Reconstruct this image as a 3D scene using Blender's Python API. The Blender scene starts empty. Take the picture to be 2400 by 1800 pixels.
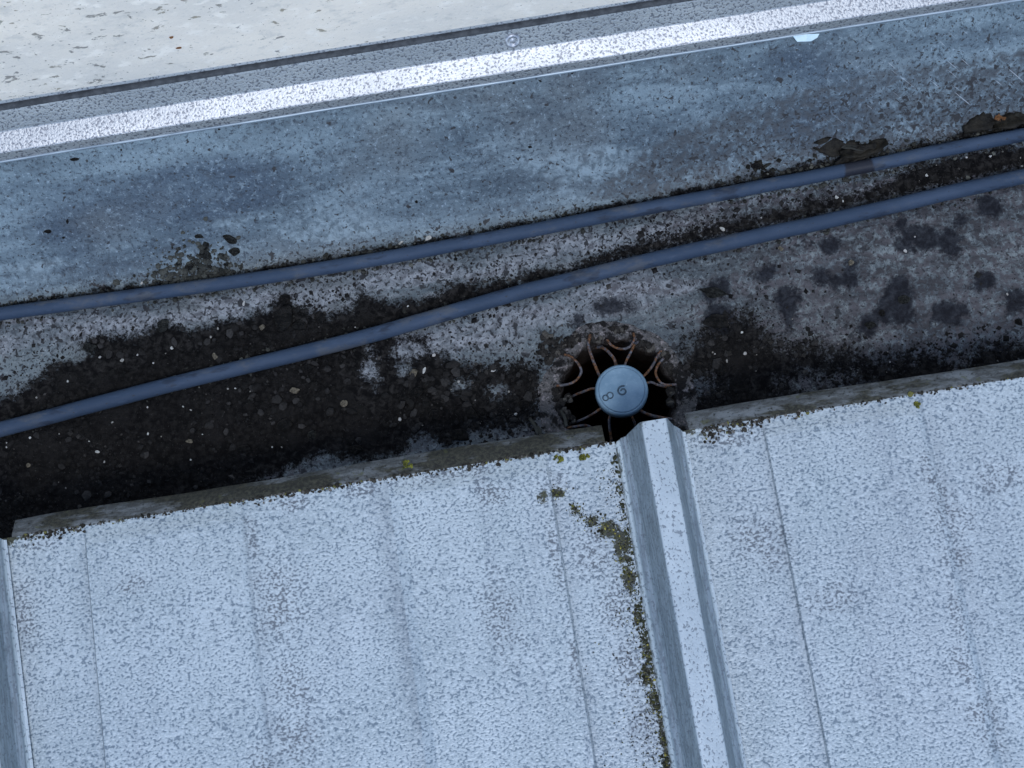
import bpy, math, random
import numpy as np
from mathutils import Matrix, Vector
random.seed(7); rng = np.random.default_rng(11)
S = bpy.context.scene
MM = 0.001

# ------------------------------------------------------------------ camera
TILT, ROLL, DIST = math.radians(12), math.radians(9), 1.026
cam = bpy.data.cameras.new('camera'); camo = bpy.data.objects.new('camera', cam); S.collection.objects.link(camo)
cam.sensor_fit = 'HORIZONTAL'; cam.sensor_width = 36; cam.lens = 36 * 3693.0 / 2400.0
cam.clip_start = 0.01; cam.clip_end = 500
fwd = Vector((0, math.sin(TILT), -math.cos(TILT))); up0 = Vector((0, math.cos(TILT), math.sin(TILT))); r0 = Vector((1, 0, 0))
right = r0 * math.cos(ROLL) - up0 * math.sin(ROLL); upv = r0 * math.sin(ROLL) + up0 * math.cos(ROLL)
loc = -fwd * DIST
camo.matrix_world = Matrix(((right.x, upv.x, -fwd.x, loc.x), (right.y, upv.y, -fwd.y, loc.y), (right.z, upv.z, -fwd.z, loc.z), (0, 0, 0, 1)))
S.camera = camo

# ------------------------------------------------------------------ sky, sun, exposure
SUN_EL, SUN_AZ = math.radians(60), math.radians(178)      # azimuth clockwise from +Y
W = bpy.data.worlds.new('World'); S.world = W; W.use_nodes = True
wn = W.node_tree.nodes; wl = W.node_tree.links
sky = wn.new('ShaderNodeTexSky'); sky.sky_type = 'NISHITA'; sky.sun_disc = False
sky.sun_elevation = SUN_EL; sky.sun_rotation = SUN_AZ; sky.air_density = 1.0; sky.dust_density = 0.4; sky.ozone_density = 0.3
bg = wn['Background']; bg.inputs['Strength'].default_value = 0.15
wl.new(sky.outputs['Color'], bg.inputs['Color'])
sl = bpy.data.lights.new('sun', 'SUN'); sl.energy = 0.9; sl.angle = math.radians(12); sl.color = (0.97, 0.99, 1.0)
so = bpy.data.objects.new('sun', sl); S.collection.objects.link(so)
sdir = Vector((math.sin(SUN_AZ) * math.cos(SUN_EL), math.cos(SUN_AZ) * math.cos(SUN_EL), math.sin(SUN_EL)))
so.rotation_euler = sdir.to_track_quat('Z', 'Y').to_euler(); so.location = sdir * 5
vs = S.view_settings; vs.view_transform = 'Standard'; vs.look = 'None'; vs.exposure = 0.78; vs.gamma = 1.0; vs.use_curve_mapping = False

# ------------------------------------------------------------------ helpers
COL = S.collection
def tag(o, label=None, cat=None, group=None, kind=None):
    if label: o['label'] = label
    if cat: o['category'] = cat
    if group: o['group'] = group
    if kind: o['kind'] = kind
    return o
def thing(name, locmm, label, cat, group=None):
    o = bpy.data.objects.new(name, None); COL.objects.link(o); o.location = Vector(locmm) * MM
    o.empty_display_size = 0.02
    return tag(o, label, cat, group)
def mk(name, V, Fc, mat, parent=None, smooth=False, attrs=None, base=None, cols=None):
    V = np.asarray(V, dtype=float) * MM
    o = None
    if parent is not None:
        pl = parent.location.copy(); p = parent.parent
        while p is not None: pl += p.location; p = p.parent
        V = V - np.array(pl)
    elif base is not None: V = V - np.array(base) * MM
    me = bpy.data.meshes.new(name); me.from_pydata(V.tolist(), [], Fc if isinstance(Fc, list) else Fc.tolist()); me.update()
    if mat: me.materials.append(mat)
    if smooth: me.polygons.foreach_set('use_smooth', [True] * len(me.polygons))
    for k, a in (attrs or {}).items():
        at = me.attributes.new(k, 'FLOAT', 'POINT'); at.data.foreach_set('value', np.asarray(a, dtype=np.float32))
    if cols is not None:
        at = me.attributes.new('col', 'FLOAT_COLOR', 'POINT'); at.data.foreach_set('color', np.asarray(cols, dtype=np.float32).ravel())
    o = bpy.data.objects.new(name, me); COL.objects.link(o)
    if parent is not None: o.parent = parent
    elif base is not None: o.location = Vector(base) * MM
    return o
def gridfaces(nx, ny, keep=None):
    i, j = np.meshgrid(np.arange(nx - 1), np.arange(ny - 1), indexing='ij')
    a = (i * ny + j).ravel(); f = np.stack([a, a + ny, a + ny + 1, a + 1], 1)
    if keep is not None: f = f[keep[f].all(1)]
    return f
def hash2(ix, iy, s):
    h = (ix.astype(np.int64) * 374761393 + iy.astype(np.int64) * 668265263 + s * 974634777) & 0xffffffff
    h = ((h ^ (h >> 13)) * 1274126177) & 0xffffffff
    return ((h ^ (h >> 16)) & 0xffff) / 65535.0
def vnoise(x, y, size, s=0):
    x = np.asarray(x) / size; y = np.asarray(y) / size
    ix = np.floor(x); iy = np.floor(y); fx = x - ix; fy = y - iy
    fx = fx * fx * (3 - 2 * fx); fy = fy * fy * (3 - 2 * fy)
    a = hash2(ix, iy, s); b = hash2(ix + 1, iy, s); c = hash2(ix, iy + 1, s); d = hash2(ix + 1, iy + 1, s)
    return (a * (1 - fx) + b * fx) * (1 - fy) + (c * (1 - fx) + d * fx) * fy - 0.5
def fbm(x, y, size, s=0, oct=4, g=0.55):
    r = 0; a = 1
    for k in range(oct): r = r + a * vnoise(x, y, size / 2 ** k, s + k); a *= g
    return r
def sdpoly(px, py, poly):
    P = np.array(poly); n = len(P); d = np.full(px.shape, 1e9); ins = np.zeros(px.shape, bool)
    for k in range(n):
        ax, ay = P[k]; bx, by = P[(k + 1) % n]; ex, ey = bx - ax, by - ay
        t = np.clip(((px - ax) * ex + (py - ay) * ey) / (ex * ex + ey * ey + 1e-9), 0, 1)
        d = np.minimum(d, np.hypot(px - ax - t * ex, py - ay - t * ey))
        c = (ay > py) != (by > py)
        with np.errstate(divide='ignore', invalid='ignore'):
            ins ^= c & (px < ex * (py - ay) / (ey if ey else 1e-9) + ax)
    return np.where(ins, d, -d)
def sdell(px, py, c, rx, ry=None):
    ry = ry or rx
    return (1 - np.hypot((px - c[0]) / rx, (py - c[1]) / ry)) * min(rx, ry)
def sstep(a, b, x):
    t = np.clip((x - a) / (b - a), 0, 1); return t * t * (3 - 2 * t)

# node DSL
class NT:
    def __init__(s, name):
        s.m = bpy.data.materials.new(name); s.m.use_nodes = True; s.t = s.m.node_tree; s.p = s.t.nodes['Principled BSDF']
    def new(s, ty, ins=None, **props):
        n = s.t.nodes.new('ShaderNode' + ty)
        for k, v in props.items(): setattr(n, k, v)
        for k, v in (ins or {}).items(): s.set(n.inputs[k], v)
        return n
    def set(s, inp, v):
        if isinstance(v, bpy.types.NodeSocket): s.t.links.new(v, inp)
        else:
            if isinstance(v, tuple) and len(v) == 3 and inp.type == 'RGBA': v = v + (1,)
            inp.default_value = v
    def pos(s): return s.new('NewGeometry').outputs['Position']
    def obj(s): return s.new('TexCoord').outputs['Object']
    def attr(s, name, out='Fac'): return s.new('Attribute', attribute_name=name).outputs[out]
    def noise(s, vec, scale, detail=3, rough=0.55, dist=0.0):
        return s.new('TexNoise', {'Vector': vec, 'Scale': scale, 'Detail': detail, 'Roughness': rough, 'Distortion': dist}).outputs['Fac']
    def map(s, vec, scale=(1, 1, 1), rot=(0, 0, 0)):
        return s.new('Mapping', {'Vector': vec, 'Scale': scale, 'Rotation': rot}).outputs[0]
    def rotmap(s, vec, rot, scale): return s.map(s.map(vec, (1, 1, 1), rot), scale)
    def vor(s, vec, scale, feature='F1', out='Distance', rnd=1.0):
        return s.new('TexVoronoi', {'Vector': vec, 'Scale': scale, 'Randomness': rnd}, feature=feature).outputs[out]
    def math(s, op, a, b=0.0, c=0.0, clamp=False):
        n = s.new('Math', operation=op, use_clamp=clamp)
        s.set(n.inputs[0], a); s.set(n.inputs[1], b); s.set(n.inputs[2], c); return n.outputs[0]
    def ss(s, x, a, b, lo=0.0, hi=1.0):
        n = s.new('MapRange', interpolation_type='SMOOTHSTEP'); s.set(n.inputs[0], x); s.set(n.inputs[1], a); s.set(n.inputs[2], b); s.set(n.inputs[3], lo); s.set(n.inputs[4], hi); return n.outputs[0]
    def mix(s, f, a, b, mode='MIX'):
        n = s.new('Mix', data_type='RGBA', blend_type=mode)
        s.set(n.inputs['Factor'], f); s.set(n.inputs[6], a); s.set(n.inputs[7], b); return n.outputs[2]
    def bump(s, h, strength=0.5, dist=0.001, normal=None):
        n = s.new('Bump', {'Height': h, 'Strength': strength, 'Distance': dist})
        if normal: s.set(n.inputs['Normal'], normal)
        return n.outputs[0]
    def out(s, color=None, rough=None, metal=None, normal=None, spec=None):
        for k, v in (('Base Color', color), ('Roughness', rough), ('Metallic', metal), ('Normal', normal), ('Specular IOR Level', spec)):
            if v is not None: s.set(s.p.inputs[k], v)
        return s.m

# ------------------------------------------------------------------ profile of the gutter
def zprof(y):
    y = np.asarray(y, dtype=float); t = np.clip((y - 98) / 85, 0, 1.2)
    g = np.where(t < .35, t * t / .7, t - .175) / .825
    return 60 * g

# --- stains and silt as they lie in the gutter (plan coordinates, mm)
SILT = [
  [(-339.7, 41.8), (-333.4, 43.9), (-317.6, 48.7), (-304.7, 55.0), (-301.0, 61.8), (-282.4, 61.9), (-274.1, 62.7), (-277.3, 72.7), (-264.3, 79.1), (-242.4, 71.3), (-231.6, 75.9), (-213.9, 77.3), (-204.4, 69.3), (-181.3, 73.0), (-157.4, 74.4), (-149.8, 77.5), (-144.8, 85.2), (-135.9, 81.6), (-128.7, 72.9), (-119.0, 68.2), (-103.7, 65.6)] +
  [(-97.1, 68.8), (-89.5, 79.3), (-81.1, 72.6), (-67.4, 67.2), (-57.2, 66.6), (-47.9, 67.2), (-39.2, 70.0), (-26.2, 74.3), (-20.0, 74.3), (-14.3, 71.2), (0.1, 71.0), (15.5, 70.6), (24.5, 75.6), (46.6, 71.9), (52.0, 73.2), (68.3, 78.0), (89.3, 79.9), (105.2, 82.7), (127.3, 83.4)] +
  [(153.9, 87.9), (177.6, 87.2), (200.8, 89.8), (218.1, 93.5), (242.6, 91.6), (269.6, 96.9), (286.8, 104.9), (329.1, 108.8), (361.1, 106.8), (380.9, 107.8), (377.5, 93.1), (357.4, 90.4), (314.1, 87.3), (272.2, 84.5), (219.7, 80.2), (167.4, 77.0), (125.4, 73.2)] +
  [(72.1, 69.9), (19.4, 62.5), (-12.6, 55.0), (-43.9, 51.6), (-64.9, 48.7), (-72.5, 45.7), (-49.7, 39.9), (-50.5, 34.7), (-43.2, 28.3), (-32.1, 20.2), (-21.6, 15.4), (-8.4, 15.3), (-0.8, 12.0), (7.0, 16.0), (15.3, 10.4), (20.6, 11.7), (17.0, -10.6), (11.2, -22.1), (8.1, -28.8), (-4.0, -28.9), (-24.8, -25.6), (-42.0, -33.0), (-52.0, -32.5), (-59.1, -25.2), (-67.1, -24.9), (-76.6, -34.7), (-91.9, -36.3), (-107.0, -35.9)] +
  [(-127.2, -26.5), (-158.7, -35.8), (-220.4, -46.3), (-281.3, -51.7), (-347.4, -48.3)],
  [(103.1, -6.9), (113.3, 4.9), (122.9, 12.8), (130.7, 16.8), (141.4, 19.2), (150.2, 23.1), (163.3, 22.0), (168.7, 7.4), (183.0, -3.3), (198.5, -1.6), (207.0, -10.3), (221.9, -11.7), (240.3, -20.9), (250.3, -21.5), (270.9, -19.7), (283.7, -31.1), (300.0, -25.4), (331.6, -25.4), (350.6, -25.4), (347.2, -40.4), (328.0, -41.4), (265.0, -47.7), (204.7, -47.2), (152.2, -47.9), (104.0, -47.3), (89.0, -46.9), (94.8, -25.3)],
]
BLOTCH = [(203.1, 59.0, 6.18, 5.72), (221.3, 57.1, 6.17, 5.4), (179.3, 46.9, 8.95, 6.21), (187.1, 23.4, 5.74, 11.28), (210.7, 39.6, 4.96, 4.64), (268.0, 64.4, 5.47, 4.69), (279.0, 52.9, 11.91, 9.86), (257.4, 12.9, 8.38, 11.23), (232.8, 2.2, 6.89, 5.08), (231.4, 45.8, 3.18, 3.1), (244.1, 7.7, 3.35, 3.46), (140.8, 38.4, 9.94, 5.67), (140.8, 21.5, 8.42, 10.25), (311.4, 60.4, 2.98, 2.6), (297.4, 47.7, 6.94, 6.21), (315.1, 20.3, 7.88, 6.14), (331.6, 2.9, 6.87, 5.08), (290.5, 1.2, 6.87, 6.09), (226.7, 32.7, 5.94, 2.67), (315.2, -30.0, 8.77, 6.02)] + [(70.2, 40.4, 22.92, 8.77), (52.1, 35.9, 6.98, 7.21), (81.1, 43.9, 11.97, 6.2)] + [(332.2, 65.9, 8.94, 6.25)]
BARE = [(-90.8, 24.5, 3.6, 7.18), (-62.9, 33.6, 9.0, 5.14), (-10.2, -3.1, 4.95, 4.05), (-33.4, 4.8, 3.97, 3.05), (-68.8, 20.9, 2.99, 3.07), (-2.5, -32.2, 5.91, 4.01)] + [(117.1, -19.6, 5.9, 4.03), (189.9, -30.3, 7.83, 4.01), (207.9, -31.2, 4.89, 3.0), (214.7, -37.5, 5.86, 3.5)]
TIDE = [(67.1, 115.3), (80.7, 122.4), (97.2, 129.6), (112.7, 138.3), (129.5, 141.9), (136.1, 143.5)] + [(156.9, 147.4), (185.7, 151.0), (208.2, 153.0), (238.8, 155.6), (269.3, 157.3), (309.8, 156.3), (361.7, 157.0), (390.9, 157.3), (391.7, 112.9), (361.9, 113.4), (277.5, 112.3), (214.9, 110.0), (131.7, 108.7)]
def silt_sd(x, y):
    sd = np.full(np.shape(x), -1e3)
    for p in SILT: sd = np.maximum(sd, sdpoly(x, y, p))
    for cx, cy, rx, ry in BARE: sd = np.minimum(sd, -sdell(x, y, (cx, cy), rx, ry))
    sd = np.where((y < -38) & (x < 25), np.maximum(sd, 4), sd)
    return sd
def blotch_sd(x, y):
    sd = np.full(np.shape(x), -1e3)
    for cx, cy, rx, ry in BLOTCH: sd = np.maximum(sd, sdell(x, y, (cx, cy), rx, ry))
    return sd
HC, HR = (66.2, -19.3), 37.0
_lx, _ly = np.arange(-900, 901, 2.0), np.arange(-90, 140, 2.0)
_LX, _LY = np.meshgrid(_lx, _ly, indexing='ij'); _LS = silt_sd(_LX, _LY)
def sd_at(x, y): return float(_LS[int(min(max((x + 900) / 2, 0), len(_lx) - 1)), int(min(max((y + 90) / 2, 0), len(_ly) - 1))])
_f2 = fbm(_LX, _LY, 38, 123, 3)
def f2(x, y): return float(_f2[int(min(max((x + 900) / 2, 0), len(_lx) - 1)), int(min(max((y + 90) / 2, 0), len(_ly) - 1))])
_f1 = {}
def f1(t, size, seed):      # one-dimensional noise
    k = (size, seed)
    if k not in _f1: _f1[k] = fbm(np.arange(-900, 901, 1.0), np.full(1801, 3.3), size, seed, 3)
    return float(_f1[k][int(min(max(t + 900, 0), 1800))])

# cables: plan lines
CAB1 = [(-398.3, 97.3), (-326.8, 99.8), (-212.9, 97.3), (-98.9, 96.4), (15.5, 98.9), (130.3, 102.6), (245.3, 106.5), (360.6, 110.8), (447.2, 114.2)]
CAB2 = [(-404.3, 14.0), (-333.5, 22.3), (-219.8, 34.3), (-105.8, 44.1), (-48.5, 50.8), (9.2, 58.0), (43.6, 61.1), (124.1, 67.9), (239.0, 75.3), (354.4, 83.2), (441.1, 88.9)]
def polyd(x, y, pl):
    d = np.full(np.shape(x), 1e9); sg = np.zeros(np.shape(x))
    for (ax, ay), (bx, by) in zip(pl, pl[1:]):
        ex, ey = bx - ax, by - ay; t = np.clip(((x - ax) * ex + (y - ay) * ey) / (ex * ex + ey * ey), 0, 1)
        q = np.hypot(x - ax - t * ex, y - ay - t * ey); s = (ex * (y - ay) - ey * (x - ax)) / math.hypot(ex, ey)
        sg = np.where(q < d, s, sg); d = np.minimum(d, q)
    return d, sg

# ------------------------------------------------------------------ materials
def m_gutter():
    n = NT('weathered zinc'); p = n.pos()
    silt = n.attr('silt'); spk = n.attr('spk'); pale = n.attr('pale'); brown = n.attr('brown'); tide = n.attr('tide'); bl = n.attr('blotch')
    ps = n.map(p, (0.28, 1, 1))
    big = n.noise(ps, 15, 5, .62, .4); mid = n.noise(ps, 62, 5, .68, .3); fine = n.noise(p, 430, 3, .72); mf = n.noise(p, 190, 4, .72, .4)
    c = n.mix(n.ss(big, .34, .66), (.058, .084, .106), (.125, .172, .203))
    c = n.mix(n.ss(mid, .46, .66, 0, .75), c, (.175, .235, .27))
    c = n.mix(n.ss(mid, .48, .30, 0, .7), c, (.038, .056, .074))
    c = n.mix(n.ss(n.noise(n.map(p, (.3, 1, 1)), 17, 3, .5), .50, .68, 0, .7), c, (.032, .052, .080))
    c = n.mix(n.ss(n.noise(p, 8, 3), .50, .68, 0, .6), c, (.092, .108, .118))
    c = n.mix(n.ss(mf, .47, .34, 0, .7), c, (.030, .042, .055))
    c = n.mix(n.ss(mf, .55, .70, 0, .5), c, (.225, .29, .33))
    c = n.mix(n.ss(fine, .45, .35, 0, .85), c, (.020, .030, .044))
    c = n.mix(n.ss(fine, .58, .72, 0, .5), c, (.30, .38, .45))
    c = n.mix(n.attr('lilac'), c, n.mix(1.0, c, (1.12, .97, .86), 'MULTIPLY'))
    pm = n.ss(n.math('ADD', pale, n.math('MULTIPLY', n.math('SUBTRACT', mid, .5), 1.6)), .25, .75, 0, .9)
    c = n.mix(pm, c, n.mix(n.attr('lilac'), n.mix(n.ss(mf, .36, .62), (.075, .105, .125), (.205, .265, .30)), n.mix(n.ss(mf, .36, .62), (.088, .092, .102), (.265, .278, .298))))
    bm = n.math('ADD', brown, n.math('MULTIPLY', n.math('SUBTRACT', mid, .5), 1.6))
    c = n.mix(n.math('MULTIPLY', n.ss(bm, .15, .8, 0, .9), n.ss(mf, .60, .44, .2, 1)), c, n.mix(n.ss(mid, .4, .6), (.026, .023, .026), (.064, .058, .064)))
    tm = n.ss(n.math('ADD', tide, n.math('MULTIPLY', n.math('SUBTRACT', mid, .5), .5)), .35, .6)
    c = n.mix(n.math('MULTIPLY', tm, n.ss(mf, .62, .42, .12, .8)), c, (.042, .048, .055))
    sp1 = n.noise(p, 440, 1, .5); sp2 = n.noise(p, 200, 2, .5, .5)
    thr = n.math('MULTIPLY_ADD', spk, .18, .245)
    d1 = n.ss(n.math('SUBTRACT', thr, sp1), -.02, .045); thr2 = n.math('MULTIPLY_ADD', spk, .14, .25)
    d2 = n.ss(n.math('SUBTRACT', thr2, sp2), -.015, .03)
    c = n.mix(n.math('MAXIMUM', n.math('MULTIPLY', d1, .9), d2), c, (.018, .019, .022))
    sc = n.noise(n.rotmap(p, (0, 0, math.radians(38)), (45, 900, 40)), 1, 1, .5)
    c = n.mix(n.math('MULTIPLY', n.ss(sc, .70, .78, 0, .55), n.attr('scr')), c, (.42, .46, .5))
    bn = n.math('MULTIPLY', n.math('SUBTRACT', n.noise(p, 48, 6, .74), .5), 2.7)
    b1 = n.ss(n.math('ADD', bl, bn), .42, .86, 0, .92)
    c = n.mix(b1, c, n.mix(n.ss(mf, .35, .7), (.0085, .0095, .0125), (.024, .025, .031)))
    sn = n.math('ADD', n.math('MULTIPLY', n.math('SUBTRACT', n.noise(p, 110, 6, .78), .5), 1.25), n.math('MULTIPLY', n.math('SUBTRACT', fine, .5), .9))
    s1 = n.ss(n.math('ADD', silt, sn), .38, .66)
    c = n.mix(s1, c, n.mix(n.ss(mf, .40, .72), (.0042, .0041, .0043), (.025, .0232, .022)))
    dirt = n.math('MAXIMUM', s1, b1)
    h = mf
    met = n.math('MULTIPLY', n.math('SUBTRACT', 1.0, dirt), .2)
    return n.out(c, n.math('MULTIPLY_ADD', dirt, .3, n.math('MULTIPLY_ADD', mf, .3, .45)), met, n.bump(h, .7, .0012), n.math('MULTIPLY_ADD', dirt, -.36, .4))
def m_silt():
    n = NT('black silt'); p = n.pos()
    a = n.noise(p, 230, 5, .75); b = n.noise(p, 700, 2, .7); v = n.vor(p, 210)
    c = n.mix(n.ss(a, .40, .70), (.0026, .0025, .0028), (.018, .0165, .0158))
    c = n.mix(n.ss(n.noise(p, 24, 4, .6), .48, .68, 0, .65), c, (.022, .0205, .020))
    c = n.mix(n.ss(v, .15, .5, .0, .75), (.017, .0157, .0148), c)
    c = n.mix(n.ss(b, .64, .74, 0, .8), c, (.06, .057, .053))
    h = n.math('ADD', a, n.math('ADD', n.math('MULTIPLY', b, .35), n.math('MULTIPLY', v, -.8)))
    return n.out(c, .9, 0, n.bump(h, 1.0, .0035), .06)
def m_roof():
    n = NT('stucco embossed aluminium'); p = n.pos()
    pit = n.noise(n.map(p, (.88, 1.1, 1)), 640, 1, .5, .3); fine = n.noise(p, 900, 2, .6); big = n.noise(p, 20, 4, .6); bb = n.noise(p, 6, 3); mid = n.noise(p, 85, 4, .65)
    dirt = n.attr('dirt'); moss = n.attr('moss')
    c = n.mix(n.ss(big, .35, .68), (.345, .395, .415), (.415, .465, .485))
    c = n.mix(n.ss(bb, .5, .7, 0, .4), c, (.36, .385, .41))
    st = n.noise(n.map(p, (1, .07, 1)), 75, 4, .6); c = n.mix(n.ss(st, .52, .72, 0, .35), c, (.25, .28, .315)); c = n.mix(n.ss(st, .45, .3, 0, .35), c, (.48, .53, .55))
    dirt = n.math('ADD', dirt, n.math('MULTIPLY', n.math('SUBTRACT', st, .5), .5))
    dd = n.math('ADD', dirt, n.math('MULTIPLY', n.math('SUBTRACT', mid, .5), 1.1))
    dm = n.ss(dd, .15, .95)
    thr = n.math('MULTIPLY_ADD', dm, .06, n.math('MULTIPLY_ADD', big, .06, .395))
    pd = n.ss(n.math('SUBTRACT', thr, pit), -.04, .075)
    c = n.mix(n.math('MULTIPLY', dm, .22), c, (.20, .22, .25))
    c = n.mix(n.math('MULTIPLY', pd, .74), c, n.mix(dm, (.09, .13, .17), (.045, .05, .064)))
    c = n.mix(n.ss(pit, .55, .68, 0, .65), c, (.52, .57, .59))
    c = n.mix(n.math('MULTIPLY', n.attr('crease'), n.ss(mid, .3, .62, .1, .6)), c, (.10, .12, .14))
    mm = n.math('ADD', moss, n.math('MULTIPLY', n.math('SUBTRACT', n.noise(p, 260, 4, .75), .5), 2.0))
    ms = n.ss(mm, .62, .85)
    c = n.mix(ms, c, n.mix(n.ss(fine, .4, .6), (.018, .018, .012), (.050, .052, .022)))
    h = pit
    met = n.math('MULTIPLY', n.math('SUBTRACT', 1.0, n.math('MAXIMUM', ms, n.math('MULTIPLY', dm, .6))), .3)
    return n.out(c, .5, met, n.bump(h, .36, .0009))
def m_rib():
    n = NT('rib aluminium'); p = n.pos(); q = n.map(p, (1.4, .2, 1.4))
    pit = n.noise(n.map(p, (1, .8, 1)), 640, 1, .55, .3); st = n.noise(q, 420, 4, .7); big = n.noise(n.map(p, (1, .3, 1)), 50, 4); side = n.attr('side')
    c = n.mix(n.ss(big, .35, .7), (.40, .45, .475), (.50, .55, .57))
    film = n.ss(n.math('ADD', side, n.math('MULTIPLY', n.math('SUBTRACT', st, .5), .8)), .3, .8, 0, .8)  # shade of the rib flanks put into the colour, streaked with grime
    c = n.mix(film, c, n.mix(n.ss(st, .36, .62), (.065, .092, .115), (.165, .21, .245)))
    c = n.mix(n.ss(pit, .43, .34, 0, .7), c, (.11, .13, .155))
    mo = n.math('ADD', n.attr('moss'), n.math('MULTIPLY', n.math('SUBTRACT', n.noise(p, 200, 4, .7), .5), 1.4))
    c = n.mix(n.ss(mo, .5, .85, 0, .85), c, n.mix(n.ss(pit, .4, .6), (.028, .030, .022), (.085, .088, .06)))
    return n.out(c, .45, .25, n.bump(n.math('ADD', pit, st), .25, .0008))
def m_lip():
    n = NT('muddy drip edge'); p = n.pos(); q = n.map(p, (.45, 1.2, 1.2))
    a = n.noise(q, 30, 5, .7); b = n.noise(q, 180, 5, .75); f = n.noise(p, 420, 3, .7)
    c = n.mix(n.ss(b, .38, .66), (.062, .066, .066), (.150, .163, .17))
    c = n.mix(n.ss(a, .54, .46), c, n.mix(n.ss(f, .4, .65), (.018, .018, .013), (.050, .049, .034)))
    c = n.mix(n.ss(n.noise(q, 55, 4, .6), .60, .68, 0, .7), c, (.19, .21, .225))
    c = n.mix(n.ss(f, .44, .32, 0, .9), c, (.012, .012, .010))
    c = n.mix(n.ss(n.noise(p, 120, 3), .66, .72, 0, .6), c, (.07, .075, .025))
    return n.out(c, .75, .05, n.bump(n.math('ADD', b, f), .7, .0012))
def m_flash():
    n = NT('bright stucco flashing'); p = n.pos()
    pit = n.noise(n.map(p, (.9, 1, 1)), 680, 1, .5, .3); f = n.noise(p, 900, 2, .6); big = n.noise(n.map(p, (.3, 1, 1)), 40, 3)
    c = n.mix(n.ss(big, .35, .7), (.30, .315, .335), (.385, .395, .41))
    c = n.mix(n.ss(pit, .46, .36, 0, .85), c, (.12, .128, .15))
    return n.out(c, .47, .85, n.bump(n.math('ADD', pit, n.math('MULTIPLY', f, .3)), .32, .0008))
def m_rim():
    n = NT('zinc folded rim'); p = n.pos(); f = n.noise(n.map(p, (.1, 1, 1)), 300, 3)
    return n.out(n.mix(n.ss(f, .35, .65), (.17, .215, .26), (.29, .345, .395)), .4, .4)
def m_wall():
    n = NT('chalky white wall sheet'); p = n.pos()
    q = n.map(p, (1, 1, 1.35)); l = n.attr('spots')
    big = n.noise(n.map(p, (.6, 1, 1)), 9, 4, .6); mid = n.noise(q, 60, 4, .65); f = n.noise(q, 300, 3, .65, .5); sp = n.noise(n.map(p, (.75, 1, 1.0)), 150, 3, .6, .35); sp2 = n.noise(p, 420, 2, .6)
    c = n.mix(n.ss(big, .35, .65), (.68, .645, .595), (.82, .755, .67))
    c = n.mix(n.ss(mid, .54, .70, 0, .8), c, (.88, .83, .76))
    c = n.mix(n.ss(mid, .46, .30, 0, .6), c, (.54, .525, .495))
    c = n.mix(n.ss(f, .60, .72, 0, .6), c, (.88, .84, .78)); c = n.mix(n.ss(f, .42, .30, 0, .5), c, (.44, .445, .44))
    thr = n.math('MULTIPLY_ADD', l, .125, .30)
    d = n.ss(n.math('SUBTRACT', thr, sp), -.012, .03); d = n.math('MAXIMUM', d, n.ss(n.math('SUBTRACT', n.math('MULTIPLY_ADD', l, .05, .285), sp2), -.01, .03))
    sc = n.mix(n.ss(n.noise(p, 30, 2), .4, .6), (.10, .10, .095), (.17, .145, .085))
    c = n.mix(n.math('MULTIPLY', d, .72), c, sc)
    return n.out(c, .6, 0, n.bump(n.math('ADD', mid, f), .2, .001))
def m_cable():
    n = NT('blue grey cable jacket'); p = n.pos(); q = n.map(p, (.35, 1, 1))
    a = n.noise(q, 60, 4, .6); b = n.noise(q, 300, 3, .6)
    c = n.mix(n.ss(a, .35, .7), (.030, .048, .080), (.043, .064, .102))
    c = n.mix(n.ss(b, .58, .74, 0, .35), c, (.06, .085, .13))
    c = n.mix(n.ss(n.noise(q, 90, 4, .65), .44, .34, 0, .75), c, (.020, .027, .042))
    c = n.mix(n.ss(n.noise(n.map(p, (.5, 1, 1)), 45, 5, .7), .52, .66, 0, .6), c, (.080, .086, .094))
    c = n.mix(n.ss(n.noise(p, 420, 2, .6), .66, .74, 0, .7), c, (.03, .03, .032))
    # damp patch where the leaf clump touches the upper cable
    w = n.new('VectorMath', {0: p, 1: (0.2476, 0.1058, 0.006)}, operation='DISTANCE').outputs['Value']
    wn_ = n.math('ADD', w, n.math('MULTIPLY', n.math('SUBTRACT', n.noise(p, 150, 3), .5), .006))
    wet = n.ss(wn_, .0115, .0095)
    c = n.mix(wet, c, (.020, .022, .030))
    low = n.ss(n.attr('under'), .2, .75, 0, .8)
    c = n.mix(n.math('MULTIPLY', low, n.ss(n.noise(p, 200, 4, .7), .3, .6)), c, (.022, .024, .030))
    return n.out(c, n.math('MULTIPLY_ADD', wet, -.15, .62), 0, n.bump(n.math('ADD', a, b), .12, .0008), .14)
def m_plain(name, c1, c2, scale=300, rough=.7, metal=0, bump=.5, dist=.0008, obj=True):
    n = NT(name); p = n.obj() if obj else n.pos(); a = n.noise(p, scale, 5, .65)
    return n.out(n.mix(n.ss(a, .35, .68), c1, c2), rough, metal, n.bump(a, bump, dist), .15)
def m_cap():
    n = NT('pale zinc cap'); p = n.obj()
    a = n.noise(p, 130, 4, .6); b = n.noise(p, 500, 3, .6); e = n.attr('edge')
    c = n.mix(n.ss(a, .35, .68), (.12, .205, .28), (.17, .265, .345))
    c = n.mix(n.ss(b, .62, .74, 0, .5), c, (.30, .40, .47))
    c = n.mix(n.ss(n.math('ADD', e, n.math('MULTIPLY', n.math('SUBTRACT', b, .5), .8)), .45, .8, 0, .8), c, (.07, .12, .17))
    return n.out(c, .5, .15, n.bump(n.math('ADD', a, b), .12, .0006))
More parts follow.
